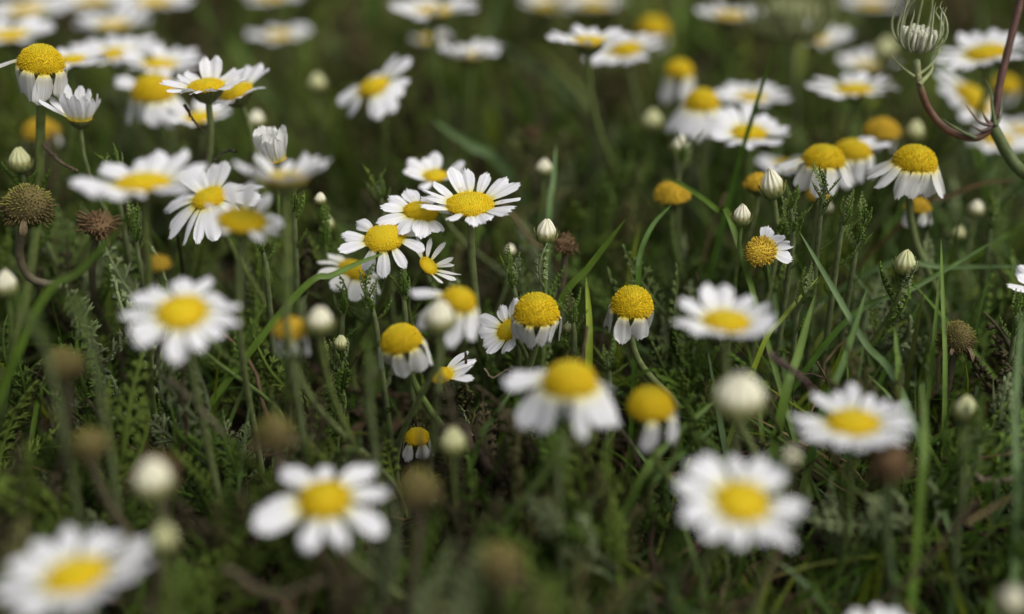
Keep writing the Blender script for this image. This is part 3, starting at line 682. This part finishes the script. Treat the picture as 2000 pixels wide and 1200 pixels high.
# ------------------------------------------------------------------ wild carrot
def strip(P, wid, up, cols):
    P = np.asarray(P, float); T = np.gradient(P, axis=0); V = []
    for i in range(len(P)):
        s = unit(np.cross(T[i], up)); f = unit(np.cross(s, T[i])); V += [P[i]-s*wid[i], P[i]+f*wid[i]*-.45, P[i]+s*wid[i]]
    F = [[i*3+u, i*3+u+1, i*3+u+4, i*3+u+3] for i in range(len(P)-1) for u in range(2)]
    return np.array(V), [np.array(F)], cols
def umbel(rt, c, rad, base, axis, bracts, name_b='bract', col=(.36, .39, .22), rays=46, rc=(.52, .52, .40)):
    """closed umbel: cluster of upright rays in a cage of curved bracts"""
    Rm = frame(axis, np.array([0, -1., 0])); Rm = np.stack([Rm[:, 0], -Rm[:, 2], Rm[:, 1]], 1); q = random.Random(5)
    parts = []
    for k in range(rays):
        r = rad*.60*math.sqrt((k+.5)/rays); a = k*2.4
        P = [np.array([0, 0, -rad*.15]), np.array([r*1.0*math.cos(a), r*1.0*math.sin(a), rad*.06]), np.array([r*math.cos(a), r*math.sin(a), rad*(.62+q.uniform(-.06, .04))])]
        V, F = tube(spline(P, 7), np.linspace(rad*.04, rad*.058, 7), 5)
        parts.append((V @ Rm.T+c-base, F, np.array(rc)*q.uniform(.8, 1.15)))
    V, F, C = merge(parts); mk("umbel", V, F, M['stem'], rt, col=C)
    for k in range(bracts):
        a = 2*math.pi*k/bracts+q.uniform(-.15, .15); f = q.uniform(.85, 1.3); tip = q.uniform(-.35, .05)
        o_ = q.uniform(.8, 1.22); rr = [.12, .45*o_, .72*o_, .88*o_, .86*o_+tip*.3, .80*o_+tip, .86*o_+tip]; zz = [-.15, -.06, .18, .6, 1.0*f, 1.35*f, 1.55*f]; a += q.uniform(-.1, .1)
        P = [np.array([r*rad*math.cos(a), r*rad*math.sin(a), z*rad]) for r, z in zip(rr, zz)]
        P = spline(P, 14) @ Rm.T+c-base
        V, F = tube(P, np.interp(np.linspace(0, 1, 14), [0, .3, .8, 1], [.045, .046, .030, .006])*rad, 6)
        mk(name_b, V, F, M['stem'], rt, col=np.array(col)*q.uniform(.85, 1.1))
def carrot():
    zc = .352
    fork = at(1940, 250, zc); b = np.array([.155, .36, 0.0]); b[2] = float(gh(b[0], b[1]))
    rt = root("wild_carrot", b, "tall wild carrot with brown forked stalk and a closed caged green umbel", "wild carrot")
    P = spline([b, at(2075, 420, zc-.004), at(1985, 325, zc), fork], 22)
    V, F = tube(P-b, np.linspace(.0017, .0014, 22), 10, False); mk("stem", V, F, M['stem'], rt, col=np.array([.085, .115, .035]))
    P = spline([fork, at(1953, 165, zc), at(1972, 85, zc), at(1990, 15, zc), at(2012, -90, zc), at(2030, -230, zc)], 26)
    V, F = tube(P-b, .00098*(1+.06*np.sin(np.arange(26)*2.3)), 10); mk("stalk", V, F, M['stem'], rt, col=np.array([.095, .047, .034]))
    top = at(1790, 118, zc-.003)
    P = spline([fork, at(1905, 270, zc), at(1852, 255, zc), at(1815, 215, zc), at(1796, 165, zc-.002), top], 30)
    t = np.linspace(0, 1, 30)[:, None]
    V, F = tube(P-b, .00092, 10)
    c = np.array([.12, .06, .036])*(1-np.clip((t-.72)*4, 0, 1))+np.array([.30, .34, .16])*np.clip((t-.72)*4, 0, 1)
    C = np.concatenate([np.repeat(c, 10, 0), c[-1:]]); mk("branch", V, F, M['stem'], rt, col=C)
    umbel(rt, at(1792, 92, zc-.003), px(56, zc), b, np.array([.06, .0, 1.0]), 12)
    # loose lower bracts and the leafy sheath at the fork
    for pts, w_ in ([[(1786, 150), (1762, 132), (1743, 112), (1738, 98)], .0004], [[(1792, 148), (1815, 130), (1830, 108), (1842, 75)], .00045], [[(1796, 165), (1818, 140), (1822, 118)], .0007]):
        P = spline([at(x, y, zc-.003) for x, y in pts], 12); V, F = tube(P-b, np.linspace(w_, .00008, 12), 6); mk("bract", V, F, M['stem'], rt, col=np.array([.30, .33, .15]))
    for pts, cc in ([[(1938, 246), (1915, 240), (1898, 222), (1886, 205)], (.13, .09, .07)], [[(1936, 250), (1918, 256), (1905, 250), (1893, 243)], (.13, .09, .07)], [[(1938, 245), (1928, 236), (1922, 226), (1918, 218)], (.12, .07, .06)],
                    [[(1905, 270), (1880, 258), (1855, 243), (1840, 232)], (.10, .13, .05)], [[(1944, 245), (1938, 210), (1935, 180), (1925, 155)], (.10, .14, .05)], [[(1946, 244), (1955, 225), (1957, 200)], (.12, .14, .07)]):
        P = spline([at(x, y, zc-.0015) for x, y in pts], 12); V, F = tube(P-b, np.linspace(.00055, .00006, 12), 6); mk("sheath", V, F, M['stem'], rt, col=np.array(cc))
    HEADS.append((1795, 70, 70, zc)); HEADS.append((1850, 220, 70, zc)); HEADS.append((1945, 200, 60, zc)); HEADS.append((1970, 80, 60, zc)); HEADS.append((1960, 290, 40, zc))
    # second, farther umbel
    z2 = .45; c = at(1545, 62, z2); b = np.array([c[0]+.004, c[1]+.01, 0.0])
    rt = root("wild_carrot", b, "blurred pale green wild carrot umbel in a spreading cage of bracts", "wild carrot")
    P = spline([b, (b+c)/2+np.array([.003, 0, 0]), c], 12); V, F = tube(P-b, .001, 8, False); mk("stem", V, F, M['stem'], rt, col=np.array([.12, .14, .06]))
    umbel(rt, c, px(92, z2), b, np.array([-.05, 0, 1.0]), 14, col=(.20, .23, .09), rays=30, rc=(.27, .29, .13))
    HEADS.append((1545, 40, 110, z2))
carrot()

# ------------------------------------------------------------------ single grass blades
GR = {'deep': (.042, .088, .009), 'mid': (.080, .136, .016), 'blue': (.092, .15, .052), 'lime': (.145, .19, .014), 'rust': (.09, .055, .022), 'straw': (.18, .13, .055), 'olive': (.065, .08, .018), 'dun': (.075, .062, .027)}
def blade(pts, wpx, label, col='mid', zmid=None):
    W = [at(*p) for p in pts]
    if W[0][2] > W[-1][2] + .004: W = W[::-1]
    h0 = 0 if col == 'straw' else W[0][2]-float(gh(W[0][0], W[0][1]))
    if h0 > .002:                                   # carry the blade on down until it roots in the soil
        d = unit(W[0]-W[1]); d = unit(np.array([d[0]*.5, d[1]*.7+.08, min(d[2], -.5)]))
        f = W[0]+d*(h0/-d[2]); f[2] = float(gh(f[0], f[1]))-.003; W = [f]+W
    P = spline(W, 22); zz = np.mean([p[2] for p in pts])
    t = np.linspace(0, 1, 22); wid = px(wpx*.40, zz)*np.interp(t, [0, .3, .75, .92, 1], [.85, 1, .8, .45, .03])
    b = P[0]; up = unit(np.array([.15, -.8, .6]))
    V, F, _ = strip(P-b, wid, up, None)
    o = mk("grass_blade", V, F, M['grass'], col=np.array(GR[col])*1.2); o.location = b
    tag(o, label, "grass blade", "single grass blades")
    for p in spline(np.array(pts, float), 8): HEADS.append((p[0], p[1], wpx*.9, p[2]))
blade([(1385, 560, .385), (1412, 440, .382), (1440, 330, .378), (1475, 210, .37), (1516, 85, .362)], 15, "upright dark green grass blade crossing in front of a white daisy", 'deep')
blade([(1085, 610, .347), (1150, 522, .343), (1222, 428, .338)], 19, "sharp slanting grass blade rising behind the smooth yellow dome", 'mid')
blade([(1246, 575, .345), (1250, 500, .345), (1275, 440, .347), (1312, 400, .352)], 15, "thin curving grass blade over the knobbly yellow dome", 'deep')
blade([(1765, 775, .318), (1690, 670, .325), (1625, 560, .331), (1560, 450, .338)], 19, "long straight blue green grass blade running diagonally to the soil", 'blue')
blade([(1846, 735, .333), (1842, 600, .338), (1838, 465, .343)], 13, "thin upright grass blade beside the dark brown seed head", 'mid')
blade([(1072, 440, .372), (1080, 360, .374), (1087, 282, .376)], 16, "soft upright pale grass blade beside a pale bud", 'blue')
blade([(1150, 720, .333), (1151, 630, .334), (1145, 540, .336)], 19, "bright green stub of grass between the two yellow domes", 'lime')
blade([(1700, 530, .366), (1850, 522, .362), (2020, 520, .355)], 15, "stiff grass blade lying level across the scene to the edge", 'blue')
blade([(60, 630, .302), (160, 525, .302), (262, 418, .302)], 22, "blurred grass blade slanting up behind the softly blurred daisy", 'mid')
blade([(1440, 470, .345), (1400, 410, .352), (1330, 360, .362), (1290, 348, .37)], 15, "arching grass blade passing over a rounded yellow head", 'mid')
blade([(985, 330, .425), (920, 285, .42), (845, 235, .415)], 27, "wide blurred grass blade leaning in the shade behind the crisp daisy", 'blue')
blade([(1988, 1020, .285), (1984, 800, .290), (1998, 600, .296)], 24, "broad blurred grass blade standing along the picture edge", 'blue')
blade([(1530, 790, .322), (1560, 690, .326), (1592, 575, .330)], 24, "broad sharp grass blade beside the cupped daisy", 'mid')
blade([(1600, 830, .318), (1650, 700, .322), (1695, 560, .330)], 22, "broad dark grass blade crossing under the long diagonal blade", 'deep')
blade([(930, 880, .312), (965, 815, .314), (1008, 752, .318)], 14, "short dark grass blade beside the large drooping daisy", 'deep')
blade([(1245, 950, .306), (1310, 860, .311), (1405, 775, .318)], 22, "thick green grass blade bending behind the single petal dome", 'mid')
blade([(1265, 960, .302), (1340, 880, .309), (1400, 830, .314)], 18, "second bent grass blade just below the thick one behind the single petal dome", 'deep')
blade([(560, 598, .325), (655, 535, .328), (755, 492, .333)], 17, "slanting grass blade covering part of the drooping half hidden daisy", 'mid')
blade([(1800, 960, .290), (1806, 850, .294), (1800, 740, .300)], 24, "blurred upright grass blade beside the blurred green ribbed bud", 'mid')
blade([(1780, 420, .385), (1850, 385, .382), (1920, 358, .38), (1990, 352, .378)], 11, "rust tinted grass blade arching below the brown stalk", 'rust')
blade([(1890, 1020, .288), (1950, 985, .29), (2010, 955, .292)], 11, "pale straw lying among the green blades near the bottom corner", 'straw')
blade([(1640, 640, .345), (1790, 560, .35), (1960, 460, .36)], 15, "long low grass blade slanting past the collared bud", 'deep')
blade([(1755, 740, .318), (1752, 690, .32), (1748, 640, .322)], 16, "short upright grass blade under the collared bud", 'mid')
blade([(1230, 740, .322), (1290, 736, .318), (1330, 755, .315)], 9, "thin bowed grass blade over the single petal dome", 'mid')
blade([(1480, 700, .335), (1530, 620, .338), (1600, 540, .343)], 13, "narrow grass blade behind the cupped daisy", 'lime')

# ------------------------------------------------------------------ leafy shoots in focus
def sprig(x, y, z, hpx, label, nl=7, seed=0, leafpx=55, cidx=0):
    b = at(x, y, z); V, F, C = sprig_geo(px(hpx, z), nl, seed, False, px(leafpx, z))
    rt = root("leafy_shoot", b, label, "leafy shoot", "feathery leafy shoots")
    q = random.Random(seed); parts = []; H = px(hpx, z)
    lean = np.array([q.uniform(-.3, .3), q.uniform(-.2, .2), 1.0])*H
    P = bez(np.zeros(3), np.array([0, 0, .35*H]), lean*.7, lean, 9)
    foot = np.array([q.uniform(-.004, .004), .006, float(gh(b[0], b[1]+.006))-.003-b[2]])
    for k in range(6):
        i_ = (k+.7)/6.5; p = foot*(1-i_); a = k*2.4+q.uniform(-.5, .5); d = np.array([math.cos(a), math.sin(a), q.uniform(.3, 1.1)])
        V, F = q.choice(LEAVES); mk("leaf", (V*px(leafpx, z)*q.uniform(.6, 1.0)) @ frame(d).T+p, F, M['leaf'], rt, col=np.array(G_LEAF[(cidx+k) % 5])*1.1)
    V, F = tube(np.concatenate([bez(foot, foot*.7, foot*.3, np.zeros(3), 7)[:-1], P]), np.linspace(.0009, .0004, 15), 6); mk("stem", V, F, M['stem'], rt, col=np.array([.12, .15, .06]))
    for k in range(nl):
        s = .12+.88*(k+.6)/nl; i = min(int(s*8), 7); p = P[i]+(P[i+1]-P[i])*(s*8-i)
        a = k*2.4+q.uniform(-.4, .4); el = q.uniform(.35, .9)+.4*s
        d = np.array([math.cos(a)*math.cos(el), math.sin(a)*math.cos(el), math.sin(el)])
        V, F = q.choice(LEAVES)
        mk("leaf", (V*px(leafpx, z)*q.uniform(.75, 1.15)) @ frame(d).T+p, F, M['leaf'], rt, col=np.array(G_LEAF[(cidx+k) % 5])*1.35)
for a in [(735, 640, .338, 80, "feathery shoot under the ragged sideways daisy", 8, 1), (668, 632, .345, 40, "low feathery shoot beside the drooping half hidden daisy", 6, 2),
          (1122, 660, .337, 62, "upright feathery shoot between the two yellow domes", 7, 3), (1548, 480, .338, 85, "dense tall feathery shoot under the creamy leaning bud", 11, 4),
          (1600, 440, .342, 80, "feathery shoot with pale tips beside the dense tall one", 8, 5), (1668, 510, .345, 85, "grey green feathery shoot beside the long diagonal blade", 8, 6),
          (1975, 690, .338, 90, "feathery shoot at the picture edge below the two petal tips", 8, 7), (1910, 900, .305, 90, "blurred feathery shoot beside the blurred green ribbed bud", 8, 8),
          (575, 440, .345, 60, "small feathery shoot below the tiny pale bud", 7, 9), (1640, 470, .338, 60, "short feathery shoot at the foot of the grey green one", 6, 10),
          (270, 500, .35, 60, "dull feathery shoot beside the slanting blurred blade", 7, 12), (790, 600, .34, 45, "creeping feathery shoot by the blurred round cream bud", 6, 13),
          (1010, 600, .345, 85, "feathery shoot with brown tips beside the leaning bud stem", 7, 14), (1555, 620, .338, 70, "curled grey feathery shoot under the withered tipped daisy", 7, 15),
          (1190, 745, .328, 45, "drab feathery shoot at the foot of the knobbly dome", 6, 16), (1930, 480, .37, 70, "feathery shoot above the level grass blade", 7, 17),
          (520, 520, .338, 50, "grey feathery shoot under the blurred slanted daisy", 6, 18), (230, 380, .352, 60, "feathery shoot beside the half open daisy's stem", 6, 19),
          (1325, 350, .375, 60, "pale feathery shoot under the cream bud of the white cluster", 6, 20), (95, 700, .262, 110, "blurred bright shoot by the picture edge above the yellow brown head", 8, 31), (180, 680, .268, 100, "blurred shoot with a green tip beside the softly blurred daisy's stem", 8, 32), (722, 800, .285, 120, "blurred shoot rising in front of the one sided yellow dome", 8, 33), (560, 640, .285, 120, "tall blurred shoot above the brown yellow withered head", 8, 34), (1090, 960, .275, 100, "blurred shoot over the thick brown twig", 7, 35), (1880, 960, .285, 100, "blurred shoot beside the pale straw", 7, 36), (750, 420, .36, 60, "two tone feathery shoot poking up behind the trio of daisies", 6, 21)]:
    sprig(*a)

# ------------------------------------------------------------------ twigs
def twig(pts, r, label, col, name="dry_twig"):
    P = spline([at(*p) for p in pts], 26); b = P[0]
    r *= .6; P = P+rng.normal(0, r*.35, P.shape); col = tuple(np.array(col)*np.array([.72, .76, .78]))
    V, F = tube(P-b, np.linspace(r, r*.6, 26)*(1+.18*np.sin(np.arange(26)*1.7)), 9)
    o = mk(name, V, F, M['dry'], col=np.array(col)); o.location = b; tag(o, label, "twig", "dry twigs")
twig([(890, 850, .325), (960, 915, .322), (1040, 960, .318), (1120, 985, .316), (1230, 965, .318)], .0042, "thick brown twig lying in the dark hollow", (.075, .05, .034))
twig([(880, 985, .312), (980, 985, .312), (1060, 1000, .311)], .0018, "thin brown twig just below the thick one", (.085, .055, .035))
twig([(1110, 870, .325), (1160, 930, .32), (1220, 985, .318)], .0011, "dark twig slanting into the thick brown one", (.06, .045, .03))
twig([(440, 1110, .262), (540, 1160, .258), (640, 1130, .262)], .0013, "blurred brown stalk bent along the bottom edge", (.11, .085, .05))
twig([(1880, 930, .31), (1940, 940, .308), (2010, 930, .306)], .0013, "knotted pale brown twig beside the broad edge blade", (.17, .13, .09))
twig([(1500, 690, .30), (1560, 735, .30), (1610, 790, .30)], .0011, "blurred purple brown stalk slanting under the cupped daisy", (.10, .06, .055))
twig([(330, 740, .295), (380, 790, .292), (440, 850, .29)], .0011, "blurred tan stalk under the softly blurred daisy", (.14, .115, .07))
twig([(85, 285, .352), (120, 318, .35), (150, 335, .349)], .0009, "withered brown leaf stalk against the half open daisy's stem", (.12, .085, .055))
twig([(360, 205, .349), (378, 235, .349), (398, 262, .350)], .0006, "dark withered leaf on the tall stemmed daisy's stalk", (.07, .05, .035))
twig([(462, 296, .352), (440, 296, .352), (415, 316, .351)], .0007, "dark curled leaf beside the closed white daisy", (.05, .045, .03))
twig([(945, 720, .33), (962, 738, .33), (990, 722, .33), (1000, 716, .33)], .0004, "thin curly tendril over the dark hollow", (.20, .15, .10))

# ------------------------------------------------------------------ cover: grass, feathery leaves, litter (nobody could count these)
HD = np.array(HEADS)
def clear(P, slack=1.0, pad=6):
    """P: (n, k, 3) points along each piece; True where the piece does not hide a flower standing behind it"""
    n, k, _ = P.shape; ok = np.ones(n, bool)
    X, Y, Z = proj(P.reshape(-1, 3)); X = X.reshape(n, k); Y = Y.reshape(n, k); Z = Z.reshape(n, k)
    for hx, hy, hr, hz in HD:
        bad = ((X-hx)**2+((Y-hy)*1.25)**2 < (hr*slack+pad)**2) & (Z < hz+.004)
        ok &= ~bad.any(1)
    ok &= ~((Z < .13) & (np.abs(X-1000) < 1600)).any(1)
    return ok
def spots(n, y0, y1, spread=.48, pad=.06):
    y = y0+(y1-y0)*rng.random(n); x = (rng.random(n)*2-1)*(spread*y+pad)
    return x, y
def grass_zone(x, y):
    X, Y, Z = proj(np.stack([x, y, np.zeros_like(x)], 1))
    g = np.clip((X-900)/500, .16, 1)                      # grass thick on one side, herb mat on the other
    g = np.maximum(g, np.clip((Z-.42)/.12, 0, .75))
    hol = np.exp(-(((X-1000)/300)**2+((Y-960)/130)**2)*1.0)
    patch = .55+.45*np.sin(41*x+3*np.sin(23*y))*np.cos(33*y+1)
    return g*(1-.93*hol)*np.clip(patch+.35, .15, 1)
def build_grass(n, y0, y1, name, hmin, hmax, wmin, wmax, seg=7, mix=(.26, .24, .10, .10, .06, .10, .08, .06), gain=1.0, zone=None, flat=0.0):
    x, y = spots(n, y0, y1); keep = rng.random(n) < (zone or grass_zone)(x, y); x, y = x[keep], y[keep]; n = len(x)
    H = hmin+(hmax-hmin)*rng.random(n)**1.6; 
    X, Y, Z = proj(np.stack([x, y, np.zeros(n)], 1))
    H = np.where(Z < .30, np.minimum(H, .030), H)
    ci = rng.choice(8, n, p=np.array(mix)/sum(mix)); dryb = np.isin(ci, (4, 6, 7))
    a = rng.random(n)*2*np.pi; lean = rng.random(n)**.7*1.4; bend = rng.normal(.5, .55, n)
    lean = lean+flat*rng.random(n); lean = np.where(dryb, .9+.6*rng.random(n), lean); H = np.where(dryb, H*.7, H)
    t = np.linspace(0, 1, seg)
    z0 = gh(x, y)-.002
    P = np.zeros((n, seg, 3)); P[:, 0] = np.stack([x, y, z0], 1)
    for i in range(1, seg):
        el = np.pi/2-lean-bend*t[i]
        st = (H/(seg-1))[:, None]*np.stack([np.cos(el)*np.cos(a), np.cos(el)*np.sin(a), np.sin(el)], 1)
        P[:, i] = P[:, i-1]+st
        P[:, i, 2] = np.maximum(P[:, i, 2], .0008+gh(P[:, i, 0], P[:, i, 1]))
    ok = clear(P) & ~((((x-.004)/.048)**2+((y-.288)/.022)**2) < 1); P = P[ok]; a = a[ok]; ci = ci[ok]; n = len(P)
    W = (wmin+(wmax-wmin)*rng.random(n))*.5
    prof = np.interp(t, [0, .25, .7, .9, 1], [.7, 1, .8, .42, .03])
    rot = a+np.pi/2+rng.normal(0, .5, n)
    side = np.stack([np.cos(rot), np.sin(rot), rng.normal(0, .25, n)], 1)
    V = np.zeros((n, seg, 3, 3))
    for k, u in enumerate((-1, 0, 1)):
        V[:, :, k] = P+side[:, None]*u*W[:, None, None]*prof[None, :, None]
    V[:, :, 1, 2] -= (W[:, None]*prof*.45)
    base = np.arange(n)*seg*3
    f = np.array([[i*3+u, i*3+u+1, i*3+u+4, i*3+u+3] for i in range(seg-1) for u in range(2)])
    F = (base[:, None, None]+f[None]).reshape(-1, 4)
    pal = np.array([GR[k] for k in ('deep', 'mid', 'blue', 'lime', 'rust', 'olive', 'straw', 'dun')])
    c = pal[ci]*gain*(.75+.5*rng.random(n))[:, None]
    C = np.repeat(c, seg*3, 0)
    o = mk(name, V.reshape(-1, 3), [F], M['grass'], col=C); o["kind"] = "stuff"; return o
build_grass(13500, .16, .46, "grass", .014, .065, .0007, .0021)
build_grass(10000, .40, 1.35, "grass", .025, .095, .0012, .0036, 6, (.22, .18, .06, .08, .07, .22, .08, .12), 1.5)
build_grass(15000, .16, .50, "grass", .007, .026, .0004, .0010, 6, (.32, .24, .08, .08, .05, .14, .05, .06), 1.0, lambda x, y: np.full(len(x), .85), .5)
def build_scatter(name, geos, n, y0, y1, mat, pal, smin, smax, hfac, weight, wild=.5, zoff=-.001, pad=30):
    x, y = spots(n, y0, y1); keep = rng.random(n) < weight(x, y); x, y = x[keep], y[keep]; n = len(x)
    sc = smin+(smax-smin)*rng.random(n); z = gh(x, y)+zoff
    P = np.stack([np.stack([x, y, z], 1), np.stack([x, y, z+hfac*sc*.5], 1), np.stack([x, y, z+hfac*sc], 1)], 1)
    ok = clear(P, 1.0, pad)
    if mat is M['leaf'] and y0 < .3:
        ok &= ~((((x-.004)/.050)**2+((y-.288)/.022)**2) < 1)
    x, y, z, sc = x[ok], y[ok], z[ok], sc[ok]; n = len(x)
    Vs, F4, F3, C, off = [], [], [], [], 0
    for k in range(n):
        V, F, c = geos[rng.integers(len(geos))]
        a = rng.random()*6.283; ca, sa = math.cos(a), math.sin(a)
        Rz = np.array([[ca, -sa, 0], [sa, ca, 0], [0, 0, 1.]])
        d = unit(np.array([rng.normal(0, wild), rng.normal(0, wild), 1.0])); Rt = frame(d); Rt = np.stack([Rt[:, 0], -Rt[:, 2], Rt[:, 1]], 1)
        Vs.append((V*sc[k]) @ (Rt @ Rz).T+np.array([x[k], y[k], z[k]]))
        C.append(c*np.array(pal[rng.integers(len(pal))])*(.7+.6*rng.random()))
        for f in F: (F4 if f.shape[1] == 4 else F3).append(f+off)
        off += len(V)
    o = mk(name, np.concatenate(Vs), [np.concatenate(F4), np.concatenate(F3)], mat, col=np.concatenate(C)); o["kind"] = "stuff"; return o
SPR = [sprig_geo(.024, 6, 200+i, False, .017) for i in range(7)]
SPR_LO = [sprig_geo(.030, 8, 300+i, True, .016) for i in range(5)]
def herb_w(x, y):
    g = grass_zone(x, y); X, Y, Z = proj(np.stack([x, y, np.zeros_like(x)], 1))
    hol = np.maximum(np.exp(-(((X-1000)/300)**2+((Y-960)/130)**2)), .6*np.exp(-(((X-480)/260)**2+((Y-860)/120)**2)))
    return np.clip(1.15-g, .15, 1)*(1-.9*hol)
build_scatter("foliage", SPR, 820, .17, .46, M['leaf'], G_LEAF+[(.10, .10, .035), (.07, .06, .03)], .5, 1.4, .024, herb_w, .5)
build_scatter("foliage", SPR_LO, 1100, .42, 1.25, M['leaf'], [(.11, .15, .026), (.14, .175, .042), (.085, .13, .018), (.175, .19, .065), (.11, .09, .04), (.095, .105, .028)], .7, 1.7, .03, lambda x, y: np.full(len(x), .8), .45)
# creeping low leaves that mat the soil
def flat_leaf(i):
    V, F = LEAVES[i % 6]; return (V*.016, F, np.ones((len(V), 3)))
build_scatter("foliage", [flat_leaf(i) for i in range(6)], 600, .18, .5, M['leaf'], [tuple(np.array(c)*.8) for c in G_LEAF], .6, 1.3, .006, herb_w, 1.4, .001)
# dry litter: curls, straws, crumbs
def litter_geo(i):
    q = random.Random(500+i); L = q.uniform(.006, .024) if i < 9 else q.uniform(.025, .05); p = np.zeros(3); a = q.uniform(0, 6); e = q.uniform(-.1, .5); P = [p]
    for k in range(8):
        a += q.uniform(-.6, .6); e += q.uniform(-.35, .3); p = p+L/8*np.array([math.cos(a)*math.cos(e), math.sin(a)*math.cos(e), math.sin(e)]); P.append(p)
    V, F = tube(P, np.linspace(.00042, .0002, 9)*q.uniform(.6, 2.0), 5); return V, F, np.ones((len(V), 3))
def flake_geo(i):
    q = random.Random(700+i); P = [np.array([0, 0, 0])]; a = q.uniform(0, 6)
    for k in range(6): a += q.uniform(-.4, .4); P.append(P[-1]+.0022*np.array([math.cos(a), math.sin(a), q.uniform(-.5, .7)]))
    V, F, _ = strip(np.array(P), np.interp(np.arange(7), [0, 2, 6], [.0003, .0016, .0002]), np.array([0, 0, 1.]), None)
    V = np.concatenate([V, V[:1]]); return V, F+[np.array([[0, 1, len(V)-1]])], np.ones((len(V), 3))
build_scatter("leaf_litter", [litter_geo(i) for i in range(14)]+[flake_geo(i) for i in range(8)], 7500, .17, .62, M['dry'],
              [(.065, .046, .025), (.045, .03, .018), (.13, .09, .048), (.03, .02, .013), (.052, .034, .024)], .6, 1.4, .002, lambda x, y: np.full(len(x), .85), .5, .002)
